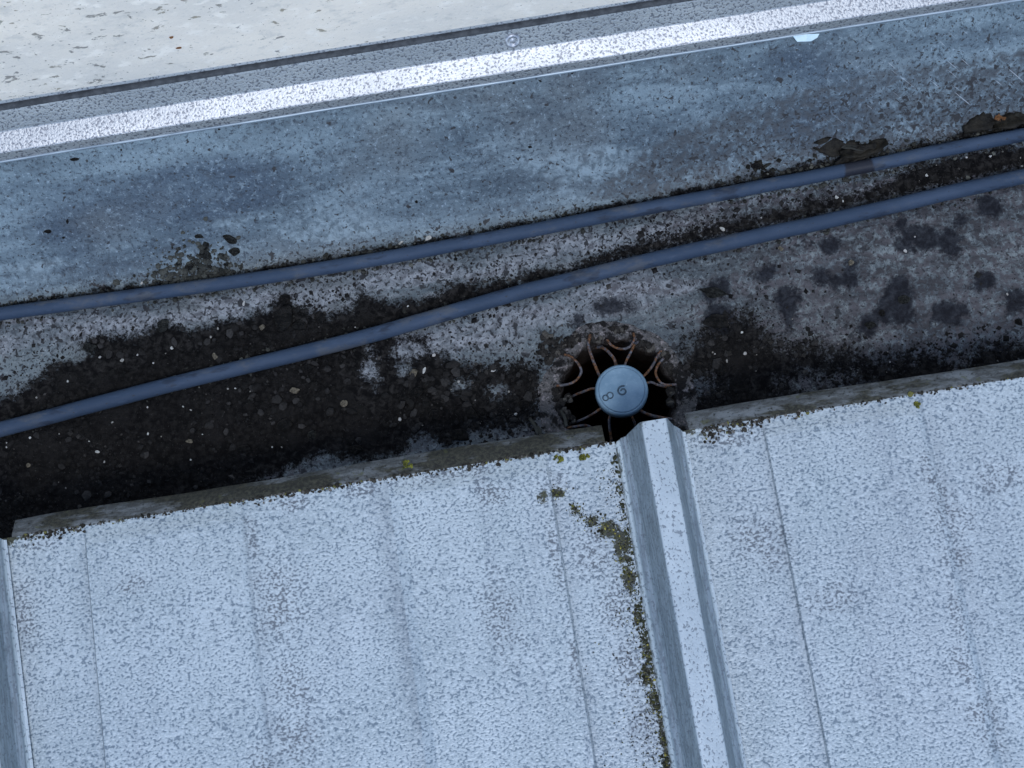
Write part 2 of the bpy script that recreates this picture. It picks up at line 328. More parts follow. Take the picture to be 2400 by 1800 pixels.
def m_wire():
    n = NT('rusting wire'); p = n.pos()
    a = n.noise(p, 160, 4, .6); b = n.noise(p, 600, 3, .6)
    c = n.mix(n.ss(b, .4, .65), (.05, .05, .06), (.125, .125, .145))
    c = n.mix(n.ss(a, .43, .55), c, n.mix(n.ss(b, .4, .62), (.040, .018, .008), (.155, .066, .022)))
    return n.out(c, .7, .15, n.bump(b, .4, .0005))
def m_col(name, rough=.85, scale=900):
    n = NT(name); p = n.pos(); c = n.attr('col', 'Color'); a = n.noise(p, scale, 3, .6)
    return n.out(n.mix(n.ss(a, .3, .7), c, n.mix(1.0, c, (1.7, 1.7, 1.7), 'MULTIPLY')), rough, 0, n.bump(a, .4, .0006), .1)
M = dict(gutter=m_gutter(), silt=m_silt(), roof=m_roof(), rib=m_rib(), lip=m_lip(), flash=m_flash(), rim=m_rim(), wall=m_wall(), cable=m_cable(), cap=m_cap(), wire=m_wire(), col=m_col('grit colours'),
  seal=m_plain('dark rubber seal', (.030, .034, .040), (.060, .066, .074), 200, .6, obj=False, bump=.2),
  pipe=m_plain('rusty pipe inside', (.010, .006, .004), (.045, .020, .009), 120, .9, obj=False),
  collar=None,
  clod=m_plain('dark earth clod', (.010, .0095, .0095), (.050, .045, .041), 1.8, .9, bump=1.0, dist=.25),
  clodg=m_plain('grey olive clod', (.020, .021, .019), (.095, .096, .086), 1.8, .9, bump=1.0, dist=.25),
  tan=m_plain('tan chip', (.07, .06, .045), (.20, .175, .13), 1.5, .85, dist=.2),
  white=m_plain('pale pebble', (.36, .36, .34), (.62, .61, .57), 1.5, .7, dist=.15),
  leaf=m_plain('wet rotten leaf', (.0045, .004, .0033), (.018, .0155, .011), 180, .6, bump=.8, dist=.0015),
  orange=m_plain('orange leaf bit', (.10, .045, .018), (.24, .12, .055), 300, .7),
  mossy=m_plain('yellow green moss', (.030, .034, .008), (.17, .17, .030), 500, .95, bump=1.0),
  film=m_plain('pale blue paint flake', (.42, .56, .64), (.55, .68, .74), 200, .5),
  ink=m_plain('stamped mark', (.040, .065, .09), (.07, .105, .135), 400, .6),
  screw=m_plain('rivet metal', (.22, .24, .28), (.5, .52, .56), 300, .4, .6),
  core=m_plain('grey building mass', (.16, .16, .16), (.22, .22, .22), 20, .9),
  ground=m_plain('concrete yard', (.16, .16, .155), (.24, .235, .225), 3, .9))
def m_collar():
    n = NT('caked outlet collar'); p = n.pos(); a = n.noise(p, 70, 5, .7); b = n.noise(p, 300, 4, .75)
    c = n.mix(n.ss(a, .43, .52), (.012, .011, .011), (.10, .096, .095))
    c = n.mix(n.math('MULTIPLY', n.ss(b, .52, .68), n.ss(a, .42, .5)), c, (.30, .265, .265)); c = n.mix(n.ss(b, .46, .36, 0, .95), c, (.008, .0075, .0075))
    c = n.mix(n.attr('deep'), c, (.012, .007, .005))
    return n.out(c, .85, 0, n.bump(n.math('ADD', a, b), 1.0, .003), .2)
M['collar'] = m_collar()

# ------------------------------------------------------------------ ground far below
g = mk('ground', [(-60000, -60000, -3200), (60000, -60000, -3200), (60000, 60000, -3200), (-60000, 60000, -3200)], [(0, 1, 2, 3)], M['ground']); tag(g, kind='structure')

# ------------------------------------------------------------------ box gutter
XL, XR = -900, 900
gut = thing('box_gutter', (0, 40, 0), 'weathered grey zinc box gutter running between roof sheets and wall', 'gutter')
xs = np.concatenate([np.linspace(XL, -380, 60)[:-1], np.arange(-380, 380.1, 2.2), np.linspace(380, XR, 60)[1:]])
yy = np.concatenate([[-84, -83, -82], np.arange(-80, 183.1, 2.2), [183]])
X, Y = np.meshgrid(xs, yy, indexing='ij'); Z = zprof(Y)
Z[:, 0] = 55; Z[:, 1] = 28; Z[:, 2] = 4
Z += np.where(Y > 100, fbm(X, Y, 90, 5, 2) * 1.2 * sstep(100, 130, Y) * sstep(183, 170, Y), 0)
sd = silt_sd(X, Y); bsd = blotch_sd(X, Y)
d1, s1 = polyd(X, Y, CAB1); d2, s2 = polyd(X, Y, CAB2)
silt = np.clip(.5 + sd / np.where((X > 100) & (Y < 40), 44, 22), 0, 1)
fringe = np.clip(.62 - (np.abs(s1 - 6.0) - 1.5) / 9 + .22 * fbm(X, Y, 40, 31, 3) + np.where(X > 150, .15, 0) - np.where(s1 < 1, 1, 0), 0, .62)
silt = np.maximum(silt, np.where(d1 < 40, fringe, 0))
xf = sstep(0, 333, X)
spk = np.where(Y > 112, .34 + .15 * xf, .66) + .25 * np.exp(-np.abs(s1) / 14) + .25 * sstep(-40, 0, sd)
spk = np.where(Y > 112, spk, np.maximum(spk, .5 + .2 * xf)); spk = spk + .35 * np.clip(sdpoly(X, Y, TIDE) / 10, 0, 1) + .1 * fbm(X, Y, 60, 3, 3)
pale = .62 * np.exp(-((s1 + 16) / 16) ** 2) * (1 - .5 * xf) + .65 * np.exp(-((s2 + 18) / 18) ** 2) * (1 - sstep(60, 260, X)) + .75 * np.exp(-((s1 - 26) / 20) ** 2) * np.clip(.35 + 1.6 * fbm(X * .35, Y, 30, 211, 3), 0, 1) * sstep(200, 60, X)
brown = np.where(Y < 100, .30 + .62 * sstep(60, 230, X) + .25 * sstep(40, -60, Y), .05 + .25 * sstep(150, 350, X) * sstep(160, 110, Y))
tide = np.clip(.5 + sdpoly(X, Y, TIDE) / 16, 0, 1)
scr = sstep(210, 280, X) * sstep(110, 125, Y) * sstep(185, 160, Y)
bl = np.clip(.40 + bsd / 13 + (.55 * fbm(X, Y, 40, 201, 4) + .17) * sstep(70, 150, X) * (Y < 108) + .26 * sstep(90, 300, X) * (Y < 105) * sstep(70, 0, Y), 0, 1)
keep = (np.hypot(X - HC[0], Y - HC[1]) > 43.5).ravel()
tr = mk('trough', np.stack([X, Y, Z], -1).reshape(-1, 3), gridfaces(len(xs), len(yy), keep), M['gutter'], gut, True,
   dict(silt=silt.ravel(), spk=spk.ravel(), pale=pale.ravel(), brown=brown.ravel(), tide=tide.ravel(), scr=scr.ravel(), lilac=sstep(118, 96, Y).ravel(), blotch=bl.ravel()))
def extrude_x(name, prof, mat, parent, x0=XL, x1=XR, step=None, smooth=False, wob=0):
    n = 2 if step is None else int((x1 - x0) / step) + 1
    xs = np.linspace(x0, x1, n); V = []
    for x in xs:
        w = wob * f1(x, 120, 77) if wob else 0
        V += [(x, y + w, z + w * .3) for y, z in prof]
    k = len(prof); Fc = [(i * k + j, (i + 1) * k + j, (i + 1) * k + j + 1, i * k + j + 1) for i in range(n - 1) for j in range(k - 1)]
    return mk(name, V, Fc, mat, parent, smooth)
extrude_x('folded_rim', [(182.2, 59.2), (181.6, 60.4), (181.9, 61.4), (183.0, 61.8), (183.4, 61.2)], M['rim'], gut, step=20, smooth=True, wob=.5)
# outlet collar and down pipe
def lathe(c, prof, n=72, jit=0, seed=1):
    V = []; k = len(prof)
    for i in range(n):
        a = 2 * math.pi * i / n
        for j, (r, z) in enumerate(prof):
            q = jit * float(fbm(np.array([math.cos(a) * 40 + j * 3]), np.array([math.sin(a) * 40]), 14, seed, 3)[0]) if jit else 0
            V.append((c[0] + (r + q) * math.cos(a), c[1] + (r + q) * math.sin(a), z + q * .25))
    Fc = [(i * k + j, i * k + j + 1, ((i + 1) % n) * k + j + 1, ((i + 1) % n) * k + j) for i in range(n) for j in range(k - 1)]
    return V, Fc
prof = [(51, -.6), (49.5, .3), (45, 1.3), (41.5, 1.6), (39, .8), (37, -1), (36, -5), (36.2, -14), (36, -30)]
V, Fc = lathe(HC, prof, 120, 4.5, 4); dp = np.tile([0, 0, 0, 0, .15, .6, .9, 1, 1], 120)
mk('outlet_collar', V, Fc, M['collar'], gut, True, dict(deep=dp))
V, Fc = lathe(HC, [(41.5, -7), (41.5, -300), (0.5, -301)], 48); mk('down_pipe', V, Fc, M['pipe'], gut, True)

# ------------------------------------------------------------------ wall flashing, seal, wall
fl = thing('wall_flashing', (0, 200, 60), 'bright embossed metal flashing strip along the foot of the white wall', 'flashing')
extrude_x('flashing_strip', [(183.2, 58), (182.9, 61.5), (185.6, 66.6), (186.2, 67.1), (197.2, 72.2), (197.7, 72.7), (205.1, 83.8), (212, 93)], M['flash'], fl, step=15, wob=.25)
q = [(207.0 + 2.8 * math.cos(a), 86.4 + 2.8 * math.sin(a)) for a in np.linspace(math.radians(-120), math.radians(150), 12)]
extrude_x('rubber_seal', q, M['seal'], fl, step=15, smooth=True, wob=.4)
rv = [(34.2, 203.0)][0]
prof = [(0, .5), (1.4, .5), (1.7, -.1), (2.3, -.2), (2.8, 1.0), (4.0, 1.3), (4.9, .6), (5.4, -.3)]
V, Fc = lathe((0, 0), prof, 32); ca, sa = math.cos(math.radians(56)), math.sin(math.radians(56))
V = [(rv[0] + x, 201.4 + y * ca - z * sa, 78.3 + y * sa + z * ca) for x, y, z in V]
mk('rivet', V, Fc, M['screw'], fl, True)
wall = thing('wall_sheet', (0, 210, 87), 'stained white wall sheet rising behind the flashing, freckled with lichen', 'wall')
wx = np.concatenate([np.linspace(XL, -400, 12)[:-1], np.arange(-400, 400, 8), np.linspace(400, XR, 12)]); wz = np.concatenate([np.arange(87, 330, 8), np.linspace(340, 700, 10)])
WX, WZ = np.meshgrid(wx, wz, indexing='ij')
spots = np.clip(.95 - (WX + 330) / 330 + .25 * fbm(WX, WZ, 80, 9, 3), 0, 1)
mk('wall_face', np.stack([WX, 209.9 + 0 * WX, WZ], -1).reshape(-1, 3), gridfaces(len(wx), len(wz)), M['wall'], wall, True, dict(spots=spots.ravel()))
def box(x0, x1, y0, y1, z0, z1):
    V = [(x, y, z) for x in (x0, x1) for y in (y0, y1) for z in (z0, z1)]
    return V, [(0, 1, 3, 2), (4, 6, 7, 5), (0, 4, 5, 1), (2, 3, 7, 6), (0, 2, 6, 4), (1, 5, 7, 3)]
V, Fc = box(XL, XR, 213, 300, -3200, 698); mk('wall_core', V, Fc, M['core'], wall)
V, Fc = box(XL - 4, XR + 4, 204, 306, 700, 716); mk('wall_coping', V, Fc, M['seal'], wall)

# ------------------------------------------------------------------ roof sheets
YF, Z0, RT = -59.0, 66.0, math.tan(math.radians(1.5))
def zr(y): return Z0 + (YF - np.asarray(y, float)) * RT
PITCH = 413.0
RIB = [(55.5, 0), (56.8, 1.8), (59.6, 4.2), (62.6, 5.0), (63.8, 6.6), (70.6, 20.6), (71.3, 21.6), (72.6, 22.2), (85.6, 22.2), (86.8, 21.6), (87.5, 20.4), (91.6, 7.6), (92.8, 6.6), (95.2, 5.8), (96.8, 1.6), (98.4, 1.0)]
RDIRT = [(-155.9, -125.4, 18.01, 35.08), (-168.7, -86.5, 6.42, 14.02), (-167.6, -76.8, 5.37, 9.74), (-155.1, -172.2, 12.57, 20.69), (-155.6, -203.3, 15.58, 16.28), (-178.2, -215.3, 9.33, 16.18), (-293.5, -66.7, 11.89, 5.43), (-138.9, -66.0, 18.26, 4.89), (-239.7, -99.2, 12.84, 7.49), (-306.6, -106.0, 8.57, 27.86)] + [(-98.6, -64.7, 13.95, 4.35), (-43.6, -63.5, 32.11, 4.35), (-23.1, -80.1, 15.99, 11.89), (37.5, -122.6, 19.99, 25.49), (40.4, -156.3, 14.6, 19.81), (41.7, -192.4, 11.37, 24.6), (9.6, -121.4, 4.22, 31.93), (10.5, -182.3, 4.15, 22.66), (43.9, -229.0, 10.24, 20.1), (-28.6, -151.9, 14.66, 27.22), (14.7, -82.8, 12.76, 12.96)] + [(124.2, -68.4, 24.28, 6.2), (236.4, -105.5, 7.19, 15.87), (240.0, -117.4, 8.36, 15.78), (241.8, -159.8, 13.0, 13.06), (243.2, -136.6, 15.45, 19.25), (236.2, -190.5, 7.04, 23.45), (235.6, -247.4, 12.72, 13.63), (239.0, -264.3, 12.66, 13.51), (231.0, -219.6, 8.15, 18.46), (164.7, -172.0, 17.72, 11.8), (130.8, -132.3, 19.12, 24.15), (279.6, -117.5, 19.08, 13.34)]
RMOSS = [(49.4, -122.3, 6.31, 13.77), (50.6, -140.8, 4.71, 12.59), (51.7, -165.5, 3.12, 9.32), (52.8, -183.7, 3.52, 11.29), (51.2, -199.1, 3.51, 8.14), (52.8, -213.9, 4.11, 9.09), (54.6, -233.8, 3.27, 15.02), (52.8, -249.8, 3.06, 6.94), (42.8, -110.4, 7.39, 6.38), (34.0, -104.6, 6.34, 4.26), (25.5, -96.7, 4.24, 4.28), (16.6, -84.2, 6.38, 4.31), (7.6, -86.1, 5.32, 4.3)]
def ellsum(x, y, L, soft):
    r = np.full(np.shape(x), -1.0)
    for cx, cy, rx, ry in L: r = np.maximum(r, 1 - np.hypot((x - cx) / rx, (y - cy) / ry))
    return np.clip(.5 + r * soft, 0, 1)
ysF = np.concatenate([np.linspace(-1400, -320, 24)[:-1], np.arange(-320, YF, 3.0), [YF]])
def swage(xr):   # height of the shallow stiffening steps; xr = distance right of the left lap foot
    z = 0
    for a, wa, b, wb in ((44.5, 1.2, 137, 5.0), (229.5, 7.0, 325.5, 1.6)): z = z + 1.9 * (np.clip((xr - a) / wa, 0, 1) - np.clip((xr - b) / wb, 0, 1))
    return z
def roof_sheet(k, bays, label, gx0, lips):
    # k: index of the bay whose right-hand rib ends the sheet; the sheet spans 'bays' bays
    xr_end = 54.5 + PITCH * k; cx = xr_end
    t = thing('roof_sheet', (cx, YF, Z0), label, 'roof sheet', 'embossed metal roof sheets')
    for b in range(bays):
        kk = k - b; x0 = 92.0 + PITCH * (kk - 1); x1 = 55.5 + PITCH * kk; foot = 104.0 + PITCH * (kk - 1) - 4
        if b < bays - 1: x0 = 98.4 + PITCH * (kk - 1)
        px = np.unique(np.concatenate([np.arange(x0, x1, 3.5), [x1], [foot + q for q in (44.0, 44.5, 45.0, 45.7, 46.2, 137, 141, 142, 143.5, 228, 229.5, 236.5, 325, 325.5, 326.3, 327.1, 328)]]))
        A, B = np.meshgrid(px, ysF, indexing='ij'); H = zr(B) + swage(A - foot) * sstep(YF - 0, YF - 14, B)
        H += .5 * fbm(A, B, 130, 41, 2) * sstep(YF, YF - 25, B)
        dirt = (.82 * ellsum(A, B, RDIRT, .7) - .08) * (np.abs(A) < 400) + .25 * np.exp((B - YF) / 7) + .12 * fbm(A, B, 70, 8, 3)
        moss = ellsum(A, B, RMOSS, 1.0) + (.55 + .5 * fbm(A, B, 30, 19, 2)) * np.exp((B - YF) / 5)
        moss = np.maximum(moss, (.95 * np.exp((B - YF) / 14) * np.exp(-(A - foot) / 40)))
        q_ = A - foot; crease = (np.abs(q_ - 45.0) < .2) * .6 + np.clip((q_ - 38) / 6, 0, 1) * (q_ < 44.6) * .25 + ((q_ > 140.5) & (q_ < 142.5)) * .5 + np.clip((152 - q_) / 9, 0, 1) * (q_ > 142.6) * .3 + np.clip((q_ - 216) / 13.5, 0, 1) * (q_ < 230) * .6 + (np.abs(q_ - 326.3) < .2) * .4 + np.clip((336 - q_) / 8, 0, 1) * (q_ > 327) * .3  # fold dirt, plus the soft fold's shading painted as a dark band
        mk('pan', np.stack([A, B, H], -1).reshape(-1, 3), gridfaces(len(px), len(ysF)), M['roof'], t, False, dict(dirt=dirt.ravel(), moss=moss.ravel(), crease=crease.ravel()))
        # rib
        ry = np.concatenate([np.linspace(-1400, -320, 24)[:-1], np.arange(-320, -66, 8.0)])
        V = []; mo = []; sid = []
        for i, (x, h) in enumerate(RIB):
            ye = YF - 1.5 + 7.0 * min(1, h / 12) * (1 if i < 13 else .6)
            for y in np.concatenate([ry, np.linspace(-66, ye, 5)]):
                V.append((x + PITCH * kk, y, float(zr(y)) + h + (1.0 if i >= 14 else 0)))
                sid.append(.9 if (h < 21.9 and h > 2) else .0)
                mo.append(max(0, (.75 - h / 7) if x < 66 else 0) * (1 if y < -70 else .8) + (.35 * math.exp((y + 60) / 12) if x < 73 else .1))
        nyr = len(ry) + 5
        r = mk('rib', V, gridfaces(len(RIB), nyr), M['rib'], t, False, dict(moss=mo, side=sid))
        so_ = r.modifiers.new('thickness', 'SOLIDIFY'); so_.thickness = .0007; so_.offset = -1
        # turned-down drip edge of the pan, cut away at the ribs
        lx0 = 101.0 + PITCH * (kk - 1); lx1 = 50.0 + PITCH * kk
        lx = np.unique(np.concatenate([np.arange(lx0, lx1, 4.0), [lx1]])); pr = [(YF, 0.02), (YF + 1.2, -.25), (YF + 2.4, -.9), (YF + 6.5, -4.0), (YF + 12.2, -8.6), (YF + 12.4, -9.6)]
        V = []
        for x in lx:
            w = f1(x, 90, 5) * 1.6
            V += [(x, y + (w if j > 2 else 0), Z0 + h - .05) for j, (y, h) in enumerate(pr)]
        l = mk('drip_edge', V, gridfaces(len(lx), len(pr)), M['lip'], t, True)
        so_ = l.modifiers.new('thickness', 'SOLIDIFY'); so_.thickness = .0008; so_.offset = -1
    return t
roof_sheet(0, 1, 'speckled pale metal roof sheet between the two ribs, mossy along the larger rib', 0, 0)
roof_sheet(2, 2, 'pale metal roof sheet to the right of the rib that points at the drain', 0, 0)
left_sheet = roof_sheet(-1, 2, 'pale metal roof sheet whose ribbed edge shows at the lower left corner', 0, 0)
left_sheet.rotation_euler.z = math.radians(2.2)      # laid slightly askew, lapping over its neighbour
left_sheet.location.y -= .002
dk = thing('roof_deck', (0, -700, 40), 'dark insulated deck under the pale roof sheets', 'roof deck')
V = [(x, y, z) for x in (XL, XR) for (y, z) in ((-84.5, 48), (-84.5, -400), (-1400, -400), (-1400, float(zr(-1400)) - 16))]
mk('deck_core', V, [(0, 1, 5, 4), (1, 2, 6, 5), (2, 3, 7, 6), (3, 0, 4, 7), (0, 3, 2, 1), (4, 5, 6, 7)], M['pipe'], dk)

# ------------------------------------------------------------------ cables
def tube(pts, r, n=16, caps=True, closed=False):
    P = [Vector(p) for p in pts]; V = []; m = len(P); Fc = []
    rr = r if isinstance(r, (list, np.ndarray)) else [r] * m
    prev = None
    for i, p in enumerate(P):
        if closed: t = P[(i + 1) % m] - P[i - 1]
        else: t = P[min(i + 1, m - 1)] - P[max(i - 1, 0)]
        t.normalize()
        if prev is None:
            a = Vector((0, 0, 1)) if abs(t.z) < .9 else Vector((1, 0, 0)); u = t.cross(a).normalized()
        else: u = (prev - t * prev.dot(t)).normalized()
        prev = u; v = u.cross(t)
        for k in range(n):
            an = 2 * math.pi * k / n; V.append(p + u * (rr[i] * math.cos(an)) + v * (rr[i] * math.sin(an)))
    for i in range(m if closed else m - 1):
        j = (i + 1) % m
        for k in range(n): Fc.append((i * n + k, j * n + k, j * n + (k + 1) % n, i * n + (k + 1) % n))
    if caps and not closed: Fc.append(tuple(range(n))); Fc.append(tuple(range((m - 1) * n, m * n))[::-1])
    return [tuple(v) for v in V], Fc
def spline(pts, n=12):
    P = [np.array(p, float) for p in pts]; P = [2 * P[0] - P[1]] + P + [2 * P[-1] - P[-2]]; o = []
    for i in range(1, len(P) - 2):
        for t in np.linspace(0, 1, n, endpoint=False):
            a, b, c, d = P[i - 1], P[i], P[i + 1], P[i + 2]
            o.append(.5 * ((2 * b) + (c - a) * t + (2 * a - 5 * b + 4 * c - d) * t * t + (3 * b - a - 3 * c + d) * t ** 3))
    o.append(P[-2]); return o
def cable(pl, r, label, far):
    (ax, ay), (bx, by) = pl[0], pl[1]; (cx, cy), (dx, dy) = pl[-2], pl[-1]
    pl = [(-880, far[0])] + list(pl) + [(880, far[1])]
    q = spline([(x, y, 0) for x, y in pl], 14); pts = []
    for p in q:
        s = min(max(sd_at(p[0], p[1]), 0), 12) / 12
        p[1] += .6 * f1(p[0], 60, 13)
        pts.append((p[0], p[1], max(float(zprof(p[1])), float(zprof(p[1] + r * .7)) * .8) + r + .2 - s * .7))
    V, Fc = tube(pts, r, 20); b = pts[len(pts) // 2]
    un = np.tile([(1 - math.cos(2 * math.pi * (k - 0) / 20 + math.pi)) / 2 for k in range(20)], len(pts))
    o = mk('cable', V, Fc, M['cable'], None, True, dict(under=un * 0), base=b)
    return tag(o, label, 'cable', 'cables lying in the gutter')
cable(CAB1, 4.5, 'upper blue-grey cable lying along the foot of the sloped gutter side', (60, 138))
cable(CAB2, 5.0, 'lower blue-grey cable crossing the dark silt and bending past the drain', (-34, 112))

# ------------------------------------------------------------------ silt bed
xs = np.arange(-560, 560.1, 1.9); yy = np.arange(-83, 135, 1.9)
X, Y = np.meshgrid(xs, yy, indexing='ij')
sd = silt_sd(X, Y) - 5 + 9 * fbm(X, Y, 26, 51, 5, .65)
sd = np.minimum(sd, np.hypot(X - HC[0], Y - HC[1]) - 46 + 8 * fbm(X, Y, 16, 61, 3))
edge = sstep(-1, 14, sd)
deep = sstep(0, 40, sd) * sstep(60, -160, X); rough_ = np.exp(-((X + 25) / 55) ** 2) + .6 * np.exp(-((X + 150) / 70) ** 2)
H = edge * (1.3 + 1.6 * deep + 1.5 * fbm(X, Y, 22, 71, 4, .6) + 1.2 * np.abs(vnoise(X, Y, 7, 81)) * 2 * (.4 + deep) + rough_ * (1.6 * np.abs(vnoise(X, Y, 11, 83)) + 1.2 * np.abs(vnoise(X, Y, 5, 85))) * 2) - 1.0
H = np.where(edge <= 0.001, -1.5, H)
keep = (sd > -3).ravel()
o = mk('silt_bed', np.stack([X, Y, zprof(Y) + H], -1).reshape(-1, 3), gridfaces(len(xs), len(yy), keep), M['silt'], None, True)
tag(o, 'black crumbly silt lying along the gutter floor', 'silt', kind='stuff')
siltH = (xs, yy, H)
def floor_z(x, y):
    i = int(np.clip((x - xs[0]) / 1.9, 0, len(xs) - 1)); j = int(np.clip((y - yy[0]) / 1.9, 0, len(yy) - 1))
    return float(zprof(y)) + max(0, H[i, j])

# ------------------------------------------------------------------ grit (one mass of crumbs)
ICO_V = np.array([(0, 0, 1), (.894, 0, .447), (.276, .851, .447), (-.724, .526, .447), (-.724, -.526, .447), (.276, -.851, .447), (.724, .526, -.447), (-.276, .851, -.447), (-.894, 0, -.447), (-.276, -.851, -.447), (.724, -.526, -.447), (0, 0, -1)])
ICO_F = [(0, 1, 2), (0, 2, 3), (0, 3, 4), (0, 4, 5), (0, 5, 1), (1, 6, 2), (2, 7, 3), (3, 8, 4), (4, 9, 5), (5, 10, 1), (6, 7, 2), (7, 8, 3), (8, 9, 4), (9, 10, 5), (10, 6, 1), (11, 7, 6), (11, 8, 7), (11, 9, 8), (11, 10, 9), (11, 6, 10)]
OCT_V = np.array([(1, 0, 0), (0, 1, 0), (-1, 0, 0), (0, -1, 0), (0, 0, 1), (0, 0, -1)], float)
OCT_F = [(0, 1, 4), (1, 2, 4), (2, 3, 4), (3, 0, 4), (1, 0, 5), (2, 1, 5), (3, 2, 5), (0, 3, 5)]
def crumbs(name, items, label, cat, octa=False):
    BV, BF = (OCT_V, OCT_F) if octa else (ICO_V, ICO_F); V = []; Fc = []; Cc = []
    for (x, y, z, r, col) in items:
        b = len(V); a = random.uniform(0, 6.3); ca, sa = math.cos(a), math.sin(a); sx, sy, sz = r * random.uniform(.7, 1.35), r * random.uniform(.6, 1.1), r * random.uniform(.5, .85)
        for v in BV:
            j = random.uniform(.72, 1.2); p, q = v[0] * sx * j, v[1] * sy * j
            V.append((x + p * ca - q * sa, y + p * sa + q * ca, z + v[2] * sz * j)); Cc.append(col + (1,))
        Fc += [tuple(i + b for i in f) for f in BF]
    o = mk(name, V, Fc, M['col'], None, False, cols=Cc)
    return tag(o, label, cat, kind='stuff')
it = []
for (zx, zy), sx, sy, nn in (([(246.0, 118.2)][0], 17, 5, 130), ([(348.7, 120.6)][0], 20, 4.5, 150), ([(182.7, 117.4)][0], 10, 4, 50)):
    for i in range(nn):
        x = zx + random.gauss(0, .6) * sx; y = zy + random.gauss(0, .55) * sy; r = min(2.4, random.lognormvariate(0, .45)); f = random.uniform(.5, 1.6); it.append((x, y, floor_z(x, y) + r * .3, r, (.011 * f, .0105 * f, .0085 * f)))
while len(it) < 9500:
    x = random.uniform(-420, 420); y = random.uniform(-60, 112)
    s = sd_at(x, y); hd = math.hypot(x - HC[0], y - HC[1])
    if hd < 40: continue
    if s > -2: pr = .9 if s < 8 else .5
    elif s > -14: pr = .20
    else: pr = .035
    if x > 140 and s > 0: pr *= .5
    if -60 < x < 30 and y < 15: pr *= 1.6
    if random.random() > pr * (.55 + 1.4 * f2(x, y)): continue
    r = min(2.6, random.lognormvariate(-.42, .55)); k = random.random()
    f = random.uniform(.6, 1.5)
    col = (.0095 * f, .009 * f, .0088 * f) if k < .90 else ((.028 * f, .026 * f, .024 * f) if k < .988 else (.16, .15, .135))
    if k >= .988: r = min(r, .6)
    it.append((x, y, floor_z(x, y) + r * .05, r, col))
crumbs('grit', it, 'fine dark grit and crumbs scattered over the gutter floor', 'grit', True)
it = []
for x0, x1, y0, y1, nn in ((-75, 28, -46, 22, 150), (-200, -95, 5, 40, 45), (-300, -120, 58, 74, 50), (105, 200, -40, 20, 40), (-330, -80, -60, 20, 50)):
    for i in range(nn):
        x = random.uniform(x0, x1); y = random.uniform(y0, y1)
        if math.hypot(x - HC[0], y - HC[1]) < 45 or sd_at(x, y) < 2: continue
        r = min(5.0, random.lognormvariate(.75, .35)); f = random.uniform(.5, 1.7); it.append((x, y, floor_z(x, y) + .2, r, (.015 * f, .0142 * f, .0138 * f)))
crumbs('soil_flakes', it, 'flat dark soil flakes lying on the silt', 'soil')
# dirt rolled up against the upper cable
it = []
for i in range(420):
    x = random.gauss(-196, 15); y = CAB1[3][1] + 6 + abs(random.gauss(0, 11)); f = random.uniform(.6, 1.8)
    if x > -172 and y > 125: continue
    r = min(3.2, random.lognormvariate(.1, .5)); it.append((x, y, floor_z(x, y) + r * .3, r, (.026 * f, .027 * f, .024 * f)))
for i in range(3000):
    x = random.uniform(-400, 400); k = random.choice([0, 1])
    pl = CAB1 if random.random() < .8 else CAB2
    j = max(0, min(len(pl) - 2, next((q for q in range(len(pl) - 1) if pl[q + 1][0] > x), len(pl) - 2)))
    t = (x - pl[j][0]) / (pl[j + 1][0] - pl[j][0]); y = pl[j][1] + t * (pl[j + 1][1] - pl[j][1])
    dens = .45 + .9 * f1(x, 45, 91) + (.15 if x > 150 else 0) + (.3 if -230 < x < -130 else 0)
    if random.random() > dens: continue
    if random.random() < .72: y += 4.2 + abs(random.gauss(0, 2.6))
    else: y -= 4.6 + abs(random.gauss(0, 1.4))
    r = min(2.2, random.lognormvariate(-.25, .45)); f = random.uniform(.6, 1.6)
    it.append((x, y, floor_z(x, y) + r * .35, r, (.022 * f, .022 * f, .019 * f) if random.random() < .9 else (.07, .07, .06)))
crumbs('washed_up_crumbs', it, 'line of dark crumbs washed up along the cables', 'dirt')

# ------------------------------------------------------------------ single clods and pebbles
def rock_mesh(seed, flat=.6, lumps=.28, sub=2):
    import bmesh
    bm = bmesh.new(); bmesh.ops.create_icosphere(bm, subdivisions=sub, radius=1); r = random.Random(seed)
    off = [Vector((r.gauss(0, 1), r.gauss(0, 1), r.gauss(0, 1))).normalized() for _ in range(9)]; amp = [r.uniform(-lumps, lumps) for _ in off]
    cut = [(Vector((r.gauss(0, 1), r.gauss(0, 1), r.gauss(0, .8))).normalized(), r.uniform(.45, .8)) for _ in range(9)]
    for v in bm.verts:
        p = v.co.copy(); k = 1 + sum(a * max(0, p.dot(o)) ** 3 for a, o in zip(amp, off)) + r.uniform(-.05, .05); p *= k
        for nrm, dd in cut:
            e = p.dot(nrm) - dd
            if e > 0: p -= nrm * e * .85
        v.co = Vector((p.x, p.y, p.z * flat))
    me = bpy.data.meshes.new('rock'); bm.to_mesh(me); bm.free(); return me
ROCKS = [rock_mesh(i, .55 + .08 * (i % 4), .55, 3) for i in range(12)]; _rk = {}
def rock(name, xy, rx, ry, mat, label, cat, group=None, z=None, rot=None, hz=None, sink=.25):
    k = random.randrange(len(ROCKS)); key = (k, mat)
    if key not in _rk:
        me = ROCKS[k].copy(); me.name = name; me.materials.append(M[mat]); _rk[key] = me
    o = bpy.data.objects.new(name, _rk[key]); COL.objects.link(o); x, y = xy
    h = hz or min(rx, ry) * .75
    zz = floor_z(x, y) if z is None else z
    sl = 0 if y < 105 or z is not None else .6
    o.location = (x * MM, y * MM, (zz + h * (.5 - sink)) * MM); o.scale = (rx * MM, ry * MM, h * MM)
    o.rotation_euler = (sl, 0, random.uniform(-.5, .5) if rot is None else rot)
    return tag(o, label, cat, group)
